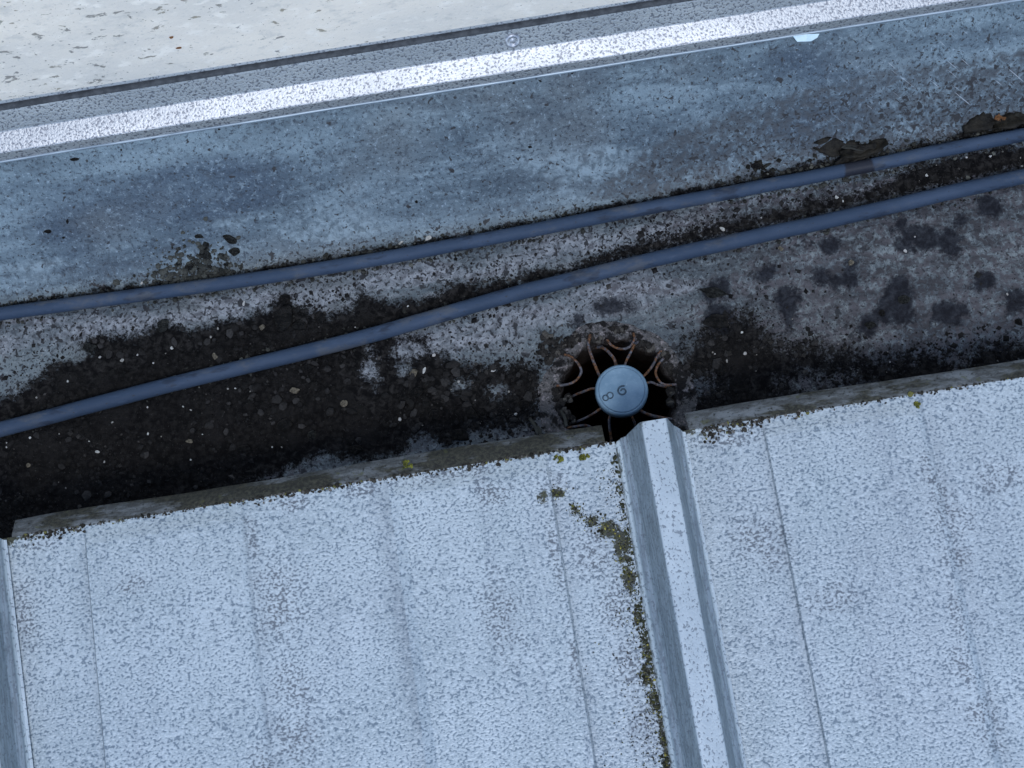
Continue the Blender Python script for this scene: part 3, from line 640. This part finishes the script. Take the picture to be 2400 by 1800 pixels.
def rocks(spec, name, mat, label, cat, group, **kw):
    for cx, cy, rx, ry in spec: rock(name, (cx, cy), rx, ry, mat, label, cat, group, **kw)
for spec, lb in (([(-199.8, 111.5, 4.64, 3.88)], 'largest squarish grey clod at the left foot of the heap above the upper cable'), ([(-192.4, 109.7, 3.23, 2.64)], 'clod right of the squarish clod, touching the upper cable'), ([(-186.2, 109.7, 3.23, 2.64)], 'third clod from the left along the heap foot, on the upper cable'), ([(-186.7, 117.1, 4.81, 4.05)], 'broad clod in the middle of the heap above the upper cable'), ([(-186.5, 121.9, 3.59, 2.55)], 'clod just above the broad middle clod of the heap'), ([(-188.2, 128.4, 3.17, 2.12)], 'highest clod at the upper left of the heap'), ([(-168.6, 123.2, 4.99, 3.35)], 'curled olive clod at the upper right of the heap'), ([(-168.1, 116.8, 4.52, 3.97)], 'rounded clod below the curled olive clod of the heap'), ([(-176.6, 115.7, 2.61, 2.16)], 'small clod in the gap between the two halves of the heap'), ([(-205.9, 114.8, 3.01, 2.71)], 'leftmost clod of the heap, low beside the squarish one'), ([(-174.7, 110.2, 2.83, 1.89)], 'flat clod at the right foot of the heap near the cable')):
    rocks(spec, 'soil_clod', 'clodg', lb, 'soil clod', 'heap of clods above the upper cable')
for spec, lb in (([(-142.9, 66.7, 9.59, 7.82)], 'largest flat dark clod lying between the two cables'), ([(-140.2, 80.1, 5.57, 4.72)], 'rounded dark clod just above the largest clod between the cables'), ([(-131.1, 62.2, 5.24, 4.37)], 'dark clod touching the right side of the largest clod between the cables'), ([(-271.5, 68.6, 5.88, 5.01)], 'flat grey clod on the pale patch between the cables at left'), ([(-118.6, 63.8, 5.54, 3.64)], 'low dark clod right of the clod trio between the cables'), ([(-222.3, 75.5, 6.08, 4.18)], 'crumbling grey clod at the edge of the white crust between the cables')):
    rocks(spec, 'soil_clod', 'clod' if 'grey' not in lb else 'clodg', lb, 'soil clod', 'single clods on the gutter floor')
for spec, lb, mt in (([(-140.5, 17.6, 4.2, 3.07)], 'light brown oblong chip on the black silt below the lower cable', 'tan'), ([(-149.9, -4.2, 6.48, 4.56)], 'dark clod below the light brown chip on the silt', 'clod'), ([(-133.7, -13.0, 4.17, 3.64)], 'squarish grey clod on the silt near the roof edge', 'clodg'), ([(-130.0, 31.6, 5.01, 3.5)], 'flat dark clod just under the lower cable', 'clod'), ([(-178.6, -15.0, 5.97, 2.62)], 'long low dark clod near the roof edge at left', 'clod'),
  ([(-62.2, 17.5, 2.99, 3.68)], 'tan brown chip beside a white pebble on the silt', 'tan'), ([(-62.1, 3.9, 5.47, 4.58)], 'dark round clod left of the drain, below the tan chip', 'clod'), ([(-39.2, -27.2, 7.41, 5.53)], 'largest black clod beside the roof edge left of the drain', 'clod'), ([(-29.4, -15.4, 6.93, 5.55)], 'black clod behind the largest clod near the roof edge', 'clod'), ([(-53.3, -12.5, 4.56, 4.04)], 'small black clod in the middle of the silt left of the drain', 'clod'), ([(-109.9, 4.7, 2.39, 2.85)], 'tan chip lying alone on the silt in the middle left', 'tan'), ([(5.2, -14.7, 4.95, 3.84)], 'black clod next to the left side of the drain', 'clod'), ([(-106.9, -26.5, 5.94, 4.02)], 'black clod nearly touching the roof edge, far left of the drain', 'clod'),
  ([(140.0, 39.3, 9.46, 4.95)], 'flat olive-black crust flake right of the drain', 'clodg'), ([(139.7, 20.8, 9.42, 6.15)], 'dark broken crust below the olive-black flake', 'clod'), ([(236.4, 1.4, 4.14, 3.45)], 'small olive lump on the speckled floor right of the drain', 'clodg'), ([(232.5, 45.4, 2.39, 2.27)], 'small yellowish lump in a dark spot on the speckled floor', 'tan'), ([(261.6, 15.1, 3.95, 3.68)], 'rough brown lump on the purple-grey floor at right', 'clodg'), ([(245.3, 7.8, 2.56, 2.65)], 'little round black clod between two lumps at right', 'clod'), ([(331.5, -12.6, 3.33, 2.63)], 'black clod at the right edge of the gutter floor', 'clod'), ([(188.9, 61.7, 2.2, 2.71)], 'tiny reddish brown chip just under the lower cable', 'tan'), ([(121.1, -8.6, 5.92, 4.05)], 'low black clod right of the drain rim', 'clod'), ([(134.8, -11.9, 4.93, 6.07)], 'cracked black clod on the silt right of the drain', 'clod')):
    rocks(spec, 'soil_clod' if mt.startswith('clod') else 'bark_chip', mt, lb, 'soil clod' if mt.startswith('clod') else 'chip', 'single clods on the gutter floor' if mt.startswith('clod') else 'light chips')
for spec, lb in (([(-39.5, 107.1, 2.63, 1.74)], 'larger white pebble resting above the upper cable'), ([(-57.8, 106.6, 2.23, 0.98)], 'flat white pebble left of the larger one above the upper cable'), ([(153.9, 80.6, 1.71, 1.57)], 'white pebble just above the lower cable, right of centre'), ([(232.2, 90.4, 1.4, 1.47)], 'small white pebble midway between the cables at right'), ([(293.6, 95.6, 1.2, 1.16)], 'white pebble between the cables near the right edge'), ([(-10.7, 10.7, 1.99, 1.12)], 'elongated white pebble on the silt left of the drain'), ([(-55.5, 18.0, 1.5, 2.04)], 'white pebble beside the tan brown chip'), ([(-189.4, 49.2, 1.71, 3.11)], 'slender pale grey pebble just above the lower cable at left'), ([(-272.6, -1.8, 1.5, 1.12)], 'white pebble on the black silt at lower left'), ([(-318.5, -3.1, 1.4, 1.82)], 'pale pebble nearest the lower left of the silt'), ([(-156.8, 64.0, 2.22, 2.71)], 'beige pebble left of the largest clod'), ([(-167.1, 81.8, 1.01, 2.1)], 'upright white sliver on the white crust between the cables'), ([(-232.9, 106.6, 1.11, 0.88)], 'tiny white pebble on the upper edge of the upper cable at left'), ([(-211.9, -4.5, 2.6, 1.62)], 'small pale leaf crumb on the black silt'), ([(-217.6, 59.5, 1.21, 1.25)], 'white pebble in the grey crumbs between the cables')):
    rocks(spec, 'pebble', 'white' if 'white' in lb else 'tan', lb, 'pebble', 'pale pebbles in the gutter')
it = []
for cx, cy, rx, ry in [(-238.8, 4.6, 1.0, 0.91), (-316.0, 14.6, 1.0, 0.92), (-230.3, 1.3, 0.7, 0.71), (-260.9, 15.6, 0.7, 0.61), (-214.1, 18.9, 0.7, 0.82), (-209.4, 15.8, 0.8, 0.71), (-183.7, 26.0, 0.8, 0.61), (-178.7, 25.4, 0.7, 0.61), (-169.1, 21.5, 0.8, 0.72), (-237.3, 22.1, 0.7, 0.61), (-203.7, -1.4, 0.7, 0.71), (-269.0, -9.1, 0.7, 0.71), (-332.2, 11.0, 0.9, 0.71), (-331.9, 14.0, 0.7, 0.71), (-153.9, -17.6, 0.79, 0.81), (-159.9, -16.7, 0.7, 0.7), (-213.1, -16.9, 0.7, 0.7), (-296.7, 14.1, 0.6, 0.61), (-277.6, 6.0, 0.7, 0.71), (-287.9, 48.1, 1.01, 1.24), (-265.5, 61.3, 1.21, 1.25), (-251.1, 56.8, 1.21, 1.24), (-240.6, 58.8, 1.01, 0.93), (-186.0, 67.9, 1.21, 1.25), (-191.2, 63.0, 1.01, 0.83), (-230.6, 51.4, 0.71, 0.72), (-309.6, 40.9, 0.81, 0.72)] + [(-75.4, -11.7, 1.39, 1.21), (73.0, 47.9, 0.7, 0.72), (-96.0, 54.0, 0.8, 0.83), (-47.5, 27.1, 1.4, 0.82), (-2.8, -4.8, 0.79, 0.81), (-0.7, -20.2, 1.18, 0.6), (-59.8, 62.7, 0.91, 0.94), (-34.1, 7.0, 0.89, 0.92), (-19.7, 7.8, 0.7, 0.71)] + [(144.6, 16.4, 1.58, 1.43), (140.1, -7.2, 1.28, 1.52), (153.4, 9.9, 1.19, 1.22), (152.8, -4.4, 1.28, 1.01), (157.6, -16.6, 0.79, 0.81), (269.0, 46.8, 1.19, 0.83), (277.0, 55.4, 0.7, 0.73), (133.5, -1.5, 0.79, 0.81), (244.0, -24.8, 0.68, 0.7), (328.1, 7.6, 1.18, 0.81)] + [(235.5, 87.3, 0.8, 1.05), (321.8, 103.7, 1.0, 1.27), (337.5, 101.9, 0.9, 0.74), (356.5, 91.7, 1.0, 0.84), (180.2, 84.8, 0.8, 0.84)]:
    it.append((cx, cy, floor_z(cx, cy) + .3, max(rx, .55), random.choice([(.26, .25, .235), (.17, .165, .15), (.32, .32, .30)])))
crumbs('pale_grit', it, 'tiny pale grains scattered over the dark silt', 'grit')
for spec, lb in (([(-253.6, 178.1, 2.87, 1.23)], 'largest dark chip on the sloped gutter side, at far left'), ([(-159.3, 181.5, 1.15, 0.92)], 'black speck just under the flashing, left of centre'), ([(-223.5, 179.1, 0.86, 0.61)], 'black speck right of the largest dark chip'), ([(-283.3, 143.1, 2.14, 1.6)], 'slate grey fleck low on the sloped side at left'), ([(-269.9, 147.0, 1.27, 1.43)], 'slate fleck upper right of the grey fleck at left'), ([(-275.4, 139.0, 1.27, 0.97)], 'slate fleck beside the grey fleck at left'), ([(-304.5, 142.3, 0.88, 0.72)], 'slate speck nearest the left edge of the sloped side'), ([(31.1, 181.3, 1.07, 0.76)], 'first of three black specks under the rim'), ([(48.2, 180.1, 1.08, 0.69)], 'middle of three black specks under the rim'), ([(69.1, 181.6, 1.37, 0.69)], 'rightmost of three black specks under the rim'), ([(35.7, 147.8, 1.59, 1.11)], 'dark bead in the middle of the sloped gutter side'), ([(-43.5, 128.4, 1.3, 1.38)], 'black speck low on the sloped side near the centre')):
    rocks(spec, 'dirt_speck', 'clod', lb, 'speck', 'specks on the sloped gutter side', sink=0)

# ------------------------------------------------------------------ rotten leaves by the upper cable
def leaf_part(c, L, Wd, ang, tilt, seed, mat, parent, name='leaf'):
    r = random.Random(seed); V = []; nx, ny = 9, 5
    for i in range(nx):
        s = i / (nx - 1); w = Wd * math.sin(math.pi * (.08 + .84 * s)) ** .7 * r.uniform(.75, 1.2)
        for j in range(ny):
            t = (j / (ny - 1) - .5); x = (s - .5) * L; y = t * w; z = 1.6 + abs(t) * 3.0 * (w / Wd) + 2.2 * math.sin(s * 5 + seed) * .6 + r.uniform(-1.3, 1.3)
            z += tilt * t * 6
            V.append((c[0] + x * math.cos(ang) - y * math.sin(ang), c[1] + x * math.sin(ang) + y * math.cos(ang), c[2] + z))
    o = mk(name, V, gridfaces(nx, ny), M[mat], parent, True); s = o.modifiers.new('thickness', 'SOLIDIFY'); s.thickness = .0006; return o
c = [(246.1, 119.1)][0]; cz = floor_z(*c)
t = thing('wet_leaf_clump', (c[0], c[1], cz), 'clump of rotten wet leaves lodged above the upper cable at right', 'leaf clump')
leaf_part((c[0] - 8, c[1] + 2, cz + 1), 34, 11, -.25, .6, 1, 'leaf', t); leaf_part((c[0] + 8, c[1] - 1, cz + 1), 32, 12, .12, -.4, 2, 'leaf', t); leaf_part((c[0] + 2, c[1] - 5, cz), 30, 8, .25, .3, 3, 'leaf', t); leaf_part((c[0] - 2, c[1] + 4, cz), 22, 7, -.5, -.3, 4, 'clodg', t)
c = [(343.6, 121.8)][0]; cz = floor_z(*c)
t = thing('wet_leaf_clump', (c[0], c[1], cz), 'dark leaf litter with an orange-brown bit near the right edge above the cable', 'leaf clump')
leaf_part((c[0] - 10, c[1] + 1, cz), 26, 12, .25, .3, 5, 'leaf', t); leaf_part((c[0] + 14, c[1] - 1, cz), 34, 11, .1, -.3, 6, 'leaf', t); leaf_part((c[0] + 2, c[1] + 1, cz + 1), 7, 3, -.4, .5, 7, 'orange', t, 'brown_leaf_bit')
c = [(182.9, 118.8)][0]
rock('soil_clod', c, 5, 3.5, 'clod', 'black mud lump above the upper cable, left of the leaf clump', 'soil clod', 'single clods on the gutter floor')
# paint flake hanging from the rim
c = [(211.3, 181.9), (213.5, 178.1), (222.3, 177.1), (226.6, 178.7), (228.2, 180.8), (220.0, 181.7)]; c = [(x, y) for x, y in c]
V = [(x, y, 62.2 - (182.5 - y) * .25) for x, y in c]; V += [(x, y, z - .5) for x, y, z in V]; n_ = len(c)
o = mk('paint_flake', V, [tuple(range(n_)), tuple(range(n_, 2 * n_))[::-1]] + [(i, n_ + i, n_ + (i + 1) % n_, (i + 1) % n_) for i in range(n_)], M['film'], None, base=(c[0][0], c[0][1], 60))
tag(o, 'pale blue paint flake peeling over the gutter rim', 'paint flake')
# leaf bits on the wall
for px, lb in (((-167.1, 139.9), 'upper of two tiny orange leaf bits on the wall'), ((-166.0, 124.7), 'lower of two tiny orange leaf bits on the wall')):
    t = rock('leaf_bit', (px[0], 209.5), 2.0, .8, 'orange', lb, 'leaf bit', 'orange leaf bits on the wall', z=px[1], rot=0, hz=1.6)

# ------------------------------------------------------------------ moss and crumbs on the roof sheets
it = []
def onroof(x, y, r, col): it.append((x, y, float(zr(y)) + r * .2, r, col))
for cx, cy, rx, ry in RMOSS:
    for k in range(int(50 + rx * ry * .9)):
        x = cx + random.gauss(0, .6) * rx; y = cy + random.gauss(0, .6) * ry
        if x > 55.5 or y > YF - 1: continue
        f = random.uniform(.5, 1.4); k = random.random()
        onroof(x, y, min(1.2, random.lognormvariate(-.8, .4)), (.022 * f, .022 * f, .014 * f) if k < .62 else ((.06 * f, .06 * f, .018 * f) if k < .88 else (.16 * f, .14 * f, .035 * f)))
for i in range(420):
    y = random.uniform(-290, -66); x = 55.0 - abs(random.gauss(0, 1.6)); f = random.uniform(.5, 1.4)
    if random.random() < .4 + .9 * f1(y, 40, 3): onroof(x, y, random.uniform(.5, 1.2), (.03 * f, .032 * f, .018 * f))
for i in range(900):
    y = random.uniform(-290, -75); x = 55.3 - abs(random.gauss(0, 1)) * (5 + 9 * max(0, f1(y, 60, 33) + .4)); f = random.uniform(.5, 1.5)
    onroof(x, y, random.uniform(.28, .6), (.030 * f, .030 * f, .026 * f) if random.random() < .8 else (.07 * f, .068 * f, .025 * f))
crumbs('moss', it, 'olive moss crumbs growing along the left foot of the rib', 'moss')
it = []
for (x0, x1, wd, n) in ((108, 150, 9, 230), (150, 200, 3.5, 60), (-305, -268, 7, 130), (-265, -120, 2.5, 120), (-180, -90, 4, 160), (-90, 55, 4, 230), (200, 340, 2.5, 120)):
    for i in range(n):
        x = random.uniform(x0, x1); y = YF - abs(random.gauss(0, .5)) * wd * (1 - .5 * (x - x0) / (x1 - x0)) + .6; f = random.uniform(.5, 1.5); k = random.random()
        onroof(x, y, min(1.9, random.lognormvariate(-.35, .4)), (.024 * f, .022 * f, .018 * f) if k < .7 else ((.075 * f, .07 * f, .062 * f) if k < .93 else (.09, .085, .03)))
crumbs('eave_dirt', it, 'dark lumps of dirt along the lower edge of the roof sheets', 'dirt')
for sp, lb in (("z5,430,1630,36,30", 'yellow-green moss tuft on the roof edge, left of the other tuft'), ("z5,1405,1590,30,26", 'yellow-green moss tuft on the roof edge near the rib'), ("z6,1515,1245,24,24", 'olive moss tuft on the roof edge right of the rib'), ("z5,1570,1580,34,20", 'small green moss tuft between the rib and the yellow tuft')):
    z_, a, b, c_, d_ = sp.split(',')
    SPEC = {"z5,430": [(-69.8, -53.2, 3.32, 2.81)], "z5,1405": [(20.4, -63.9, 2.75, 2.42)], "z6,1515": [(238.2, -66.0, 2.18, 2.23)], "z5,1570": [(35.7, -65.4, 3.11, 1.86)]}[z_ + ',' + a][0]
    V = []; Fc = []; r_ = random.Random(a)
    for k in range(26):
        an = r_.uniform(0, 6.3); q = math.sqrt(r_.random()); x = SPEC[0] + q * math.cos(an) * SPEC[2]; y = SPEC[1] + q * math.sin(an) * SPEC[3]; rr = r_.uniform(.6, 1.1); bz = float(zr(y)) + .3 + (1 - q) * .9; b_ = len(V)
        V += [(x + v[0] * rr * r_.uniform(.7, 1.2), y + v[1] * rr * r_.uniform(.7, 1.2), bz + v[2] * rr * .8) for v in ICO_V]; Fc += [tuple(i + b_ for i in f) for f in ICO_F]
    o = mk('moss_tuft', V, Fc, M['mossy'], None, False, base=(SPEC[0], SPEC[1], float(zr(SPEC[1])))); tag(o, lb, 'moss', 'moss tufts on the roof edge')

# ------------------------------------------------------------------ wire strainer in the outlet
CC = [(68.4, -19.2)][0]
lg = thing('leaf_strainer', (CC[0], CC[1], 0), 'wire leaf strainer with a round pale blue cap standing in the drain', 'strainer')
prof = [(0, 20.6), (6, 20.55), (12, 20.4), (14.2, 20.2), (14.6, 19.75), (15.0, 19.7), (15.4, 19.95), (16.0, 19.7), (16.6, 18.9), (16.9, 17.6), (16.9, 12.0), (16.4, 11.2), (0, 11.2)]
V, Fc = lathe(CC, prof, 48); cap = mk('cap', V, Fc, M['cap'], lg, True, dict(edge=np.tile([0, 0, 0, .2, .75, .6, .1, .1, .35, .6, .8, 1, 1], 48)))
e = cap.modifiers.new('w', 'EDGE_SPLIT'); e.split_angle = math.radians(35)
# stamped 8 and spiral mark
def mark(name, pts, r, closed=False):
    V, Fc = tube(pts, r, 6, True, closed); return mk(name, V, Fc, M['ink'], cap, True)
def capz(x, y): return 20.72 - .0016 * ((x - CC[0]) ** 2 + (y - CC[1]) ** 2)
V8 = []; F8 = []
for cx, cy, r in ((lambda a: [(a[0][0], a[0][1], 1.75), (a[1][0], a[1][1], 1.95)])([(57.4, -22.7), (60.4, -21.6)])):
    pts = [(cx + r * math.cos(a), cy + r * math.sin(a), capz(cx, cy)) for a in np.linspace(0, 2 * math.pi, 20, endpoint=False)]
    v, f = tube(pts, .42, 6, True, True); b_ = len(V8); V8 += v; F8 += [tuple(i + b_ for i in q) for q in f]
mk('stamped_number', V8, F8, M['ink'], cap, True)
sc_ = [(68.8, -20.1)][0]; pts = []
for s in np.linspace(0, 1, 44):
    a = math.radians(62 + 470 * s); r = 3.5 - 2.6 * s; pts.append((sc_[0] + r * math.cos(a), sc_[1] + r * .95 * math.sin(a), capz(*sc_) + .02))
mark('stamped_spiral', pts, .55)
def wire(pts, r=.85):
    V, Fc = tube(spline(pts, 6), r, 8); mk('wire', V, Fc, M['wire'], lg, True)
def pz(s, zs):
    P_ = s; return [(x, y, z) for (x, y), z in zip(P_, zs)]
wire([(CC[0] - 9, CC[1] + 3, 12)] + pz([(56.3, -5.2)] + [(54.0, 6.4)] + [(53.1, 16.9)] + [(55.5, 23.9)], (11, 8, 4, 2)), 1.0)
wire([(CC[0] - 3, CC[1] + 9, 12)] + pz([(68.1, 0.3)] + [(65.9, 8.1)] + [(61.6, 14.6)] + [(57.8, 16.6)], (11, 7, 1, -6)), 1.05)
wire([(CC[0] + 2, CC[1] + 9, 12)] + pz([(74.2, -0.7)] + [(79.3, 7.0)] + [(83.2, 12.6)] + [(86.9, 15.4)], (11, 8, 4, -1)))
wire([(CC[0] + 9, CC[1] + 4, 12)] + pz([(85.6, -9.9)] + [(91.6, -4.1)] + [(96.0, 2.4)] + [(99.6, 6.3)], (11, 8, 4, 2)))
wire([(CC[0] + 9, CC[1], 12)] + pz([(87.1, -15.4)] + [(92.5, -17.0)] + [(100.6, -18.6)] + [(103.6, -19.2)], (11, 7, -2, -12)))
wire([(CC[0] + 7, CC[1] - 8, 12)] + pz([(78.7, -32.8)] + [(84.8, -36.2)] + [(92.0, -38.2)] + [(98.6, -39.7)], (11, 8, 4, 0)), 1.05)
wire([(CC[0] + 3, CC[1] - 9, 12)] + pz([(72.3, -34.8)] + [(73.9, -39.3)] + [(74.5, -42.4)], (11, 6, -6)))
wire([(CC[0] - 3, CC[1] - 9, 12)] + pz([(58.6, -33.2)] + [(57.4, -40.2)] + [(57.6, -47.3)], (11, 7, 2)))
wire([(CC[0] - 8, CC[1] - 6, 12)] + pz([(53.8, -27.2)] + [(46.8, -29.9)] + [(38.8, -31.2)] + [(34.2, -30.3)], (11, 7, 1, -8)))
wire([(CC[0] - 9, CC[1], 12)] + pz([(51.8, -13.7)] + [(45.3, -13.7)] + [(39.3, -13.7)] + [(35.6, -13.8)], (11, 7, 0, -9)))
def loop(pts, zs, r=.88):
    V, Fc = tube(spline(pz(pts, zs), 8), r, 8); mk('wire_loop', V, Fc, M['wire'], lg, True)
loop([(36.7, 13.6), (40.8, 10.7), (44.5, 5.4), (45.6, -0.1), (42.3, -4.5), (36.7, -6.7), (28.3, -6.4)], (2.5, 4, 4.5, 4.5, 4.5, 4, 2.5))
loop([(65.6, 18.9), (68.4, 13.7), (74.0, 10.6), (79.9, 11.5), (83.3, 16.3), (83.3, 20.4)], (2, 4, 4.5, 4.5, 4, 2))
loop([(100.0, 0.8), (95.2, -3.7), (92.9, -8.6), (94.3, -14.2), (97.8, -17.2), (104.9, -17.9)], (2.5, 4, 4.5, 4.5, 4, 2.5))
loop([(28.6, -34.3), (35.9, -34.5), (43.1, -34.8), (47.5, -37.3)], (0, 1, 1, -2))
# mud clinging to the drain rim
it = []
for cx, cy, rx, ry in [(29.8, 25.8, 5.38, 4.31), (35.3, 22.3, 5.37, 3.69), (41.2, 20.8, 4.77, 3.68), (23.7, 18.6, 4.18, 4.29), (46.5, 23.1, 4.18, 3.07), (58.5, 21.7, 4.17, 2.76), (26.3, 11.9, 3.57, 3.67), (32.1, 17.2, 4.17, 3.68)] + [(87.6, 12.6, 3.27, 2.75), (92.0, 10.0, 2.97, 2.75), (101.0, 2.2, 2.67, 3.35), (102.5, -6.7, 2.37, 3.64), (101.1, -21.5, 2.66, 3.62), (98.7, -28.5, 2.36, 3.31), (75.0, 24.7, 5.37, 2.15), (70.9, 26.0, 1.19, 0.86)] + [(27.6, -18.2, 3.55, 3.62), (30.3, -24.2, 3.25, 3.01), (27.6, -10.8, 2.37, 3.03), (33.5, -15.5, 2.96, 2.42), (33.0, -29.6, 3.54, 2.4)]:
    for k in range(16):
        a = random.uniform(0, 6.3); q = math.sqrt(random.random()); x = cx + rx * q * math.cos(a); y = cy + ry * q * math.sin(a); r = random.uniform(.8, 2.6); f = random.uniform(.5, 1.7)
        it.append((x, y, .8 + (1 - q) * 1.5, r, (.013 * f, .012 * f, .011 * f) if random.random() < .85 else (.05, .046, .04)))
crumbs('caked_mud', it, 'black mud caked round the rim of the drain', 'mud')
for pa, lb in (([(7.8, -24.5), (11.5, -35.6)], 'left straw strip leaning to the roof edge left of the drain'), ([(11.7, -30.7), (13.2, -36.5)], 'short straw strip beside the longer one left of the drain'), ([(28.7, -22.3), (30.5, -33.7)], 'straw strip nearest the drain on its left')):
    (ax, ay), (bx, by) = pa; n0 = [(ax, ay, 2.0 + floor_z(ax, ay)), ((ax + bx) / 2 + .6, (ay + by) / 2, 2.6 + floor_z(ax, ay)), (bx, by, 1.6 + floor_z(ax, ay))]
    V, Fc = tube(spline(n0, 5), 1.1, 6); o = mk('straw_strip', V, Fc, M['clodg'], None, True, base=n0[0]); tag(o, lb, 'straw', 'straw strips by the drain')
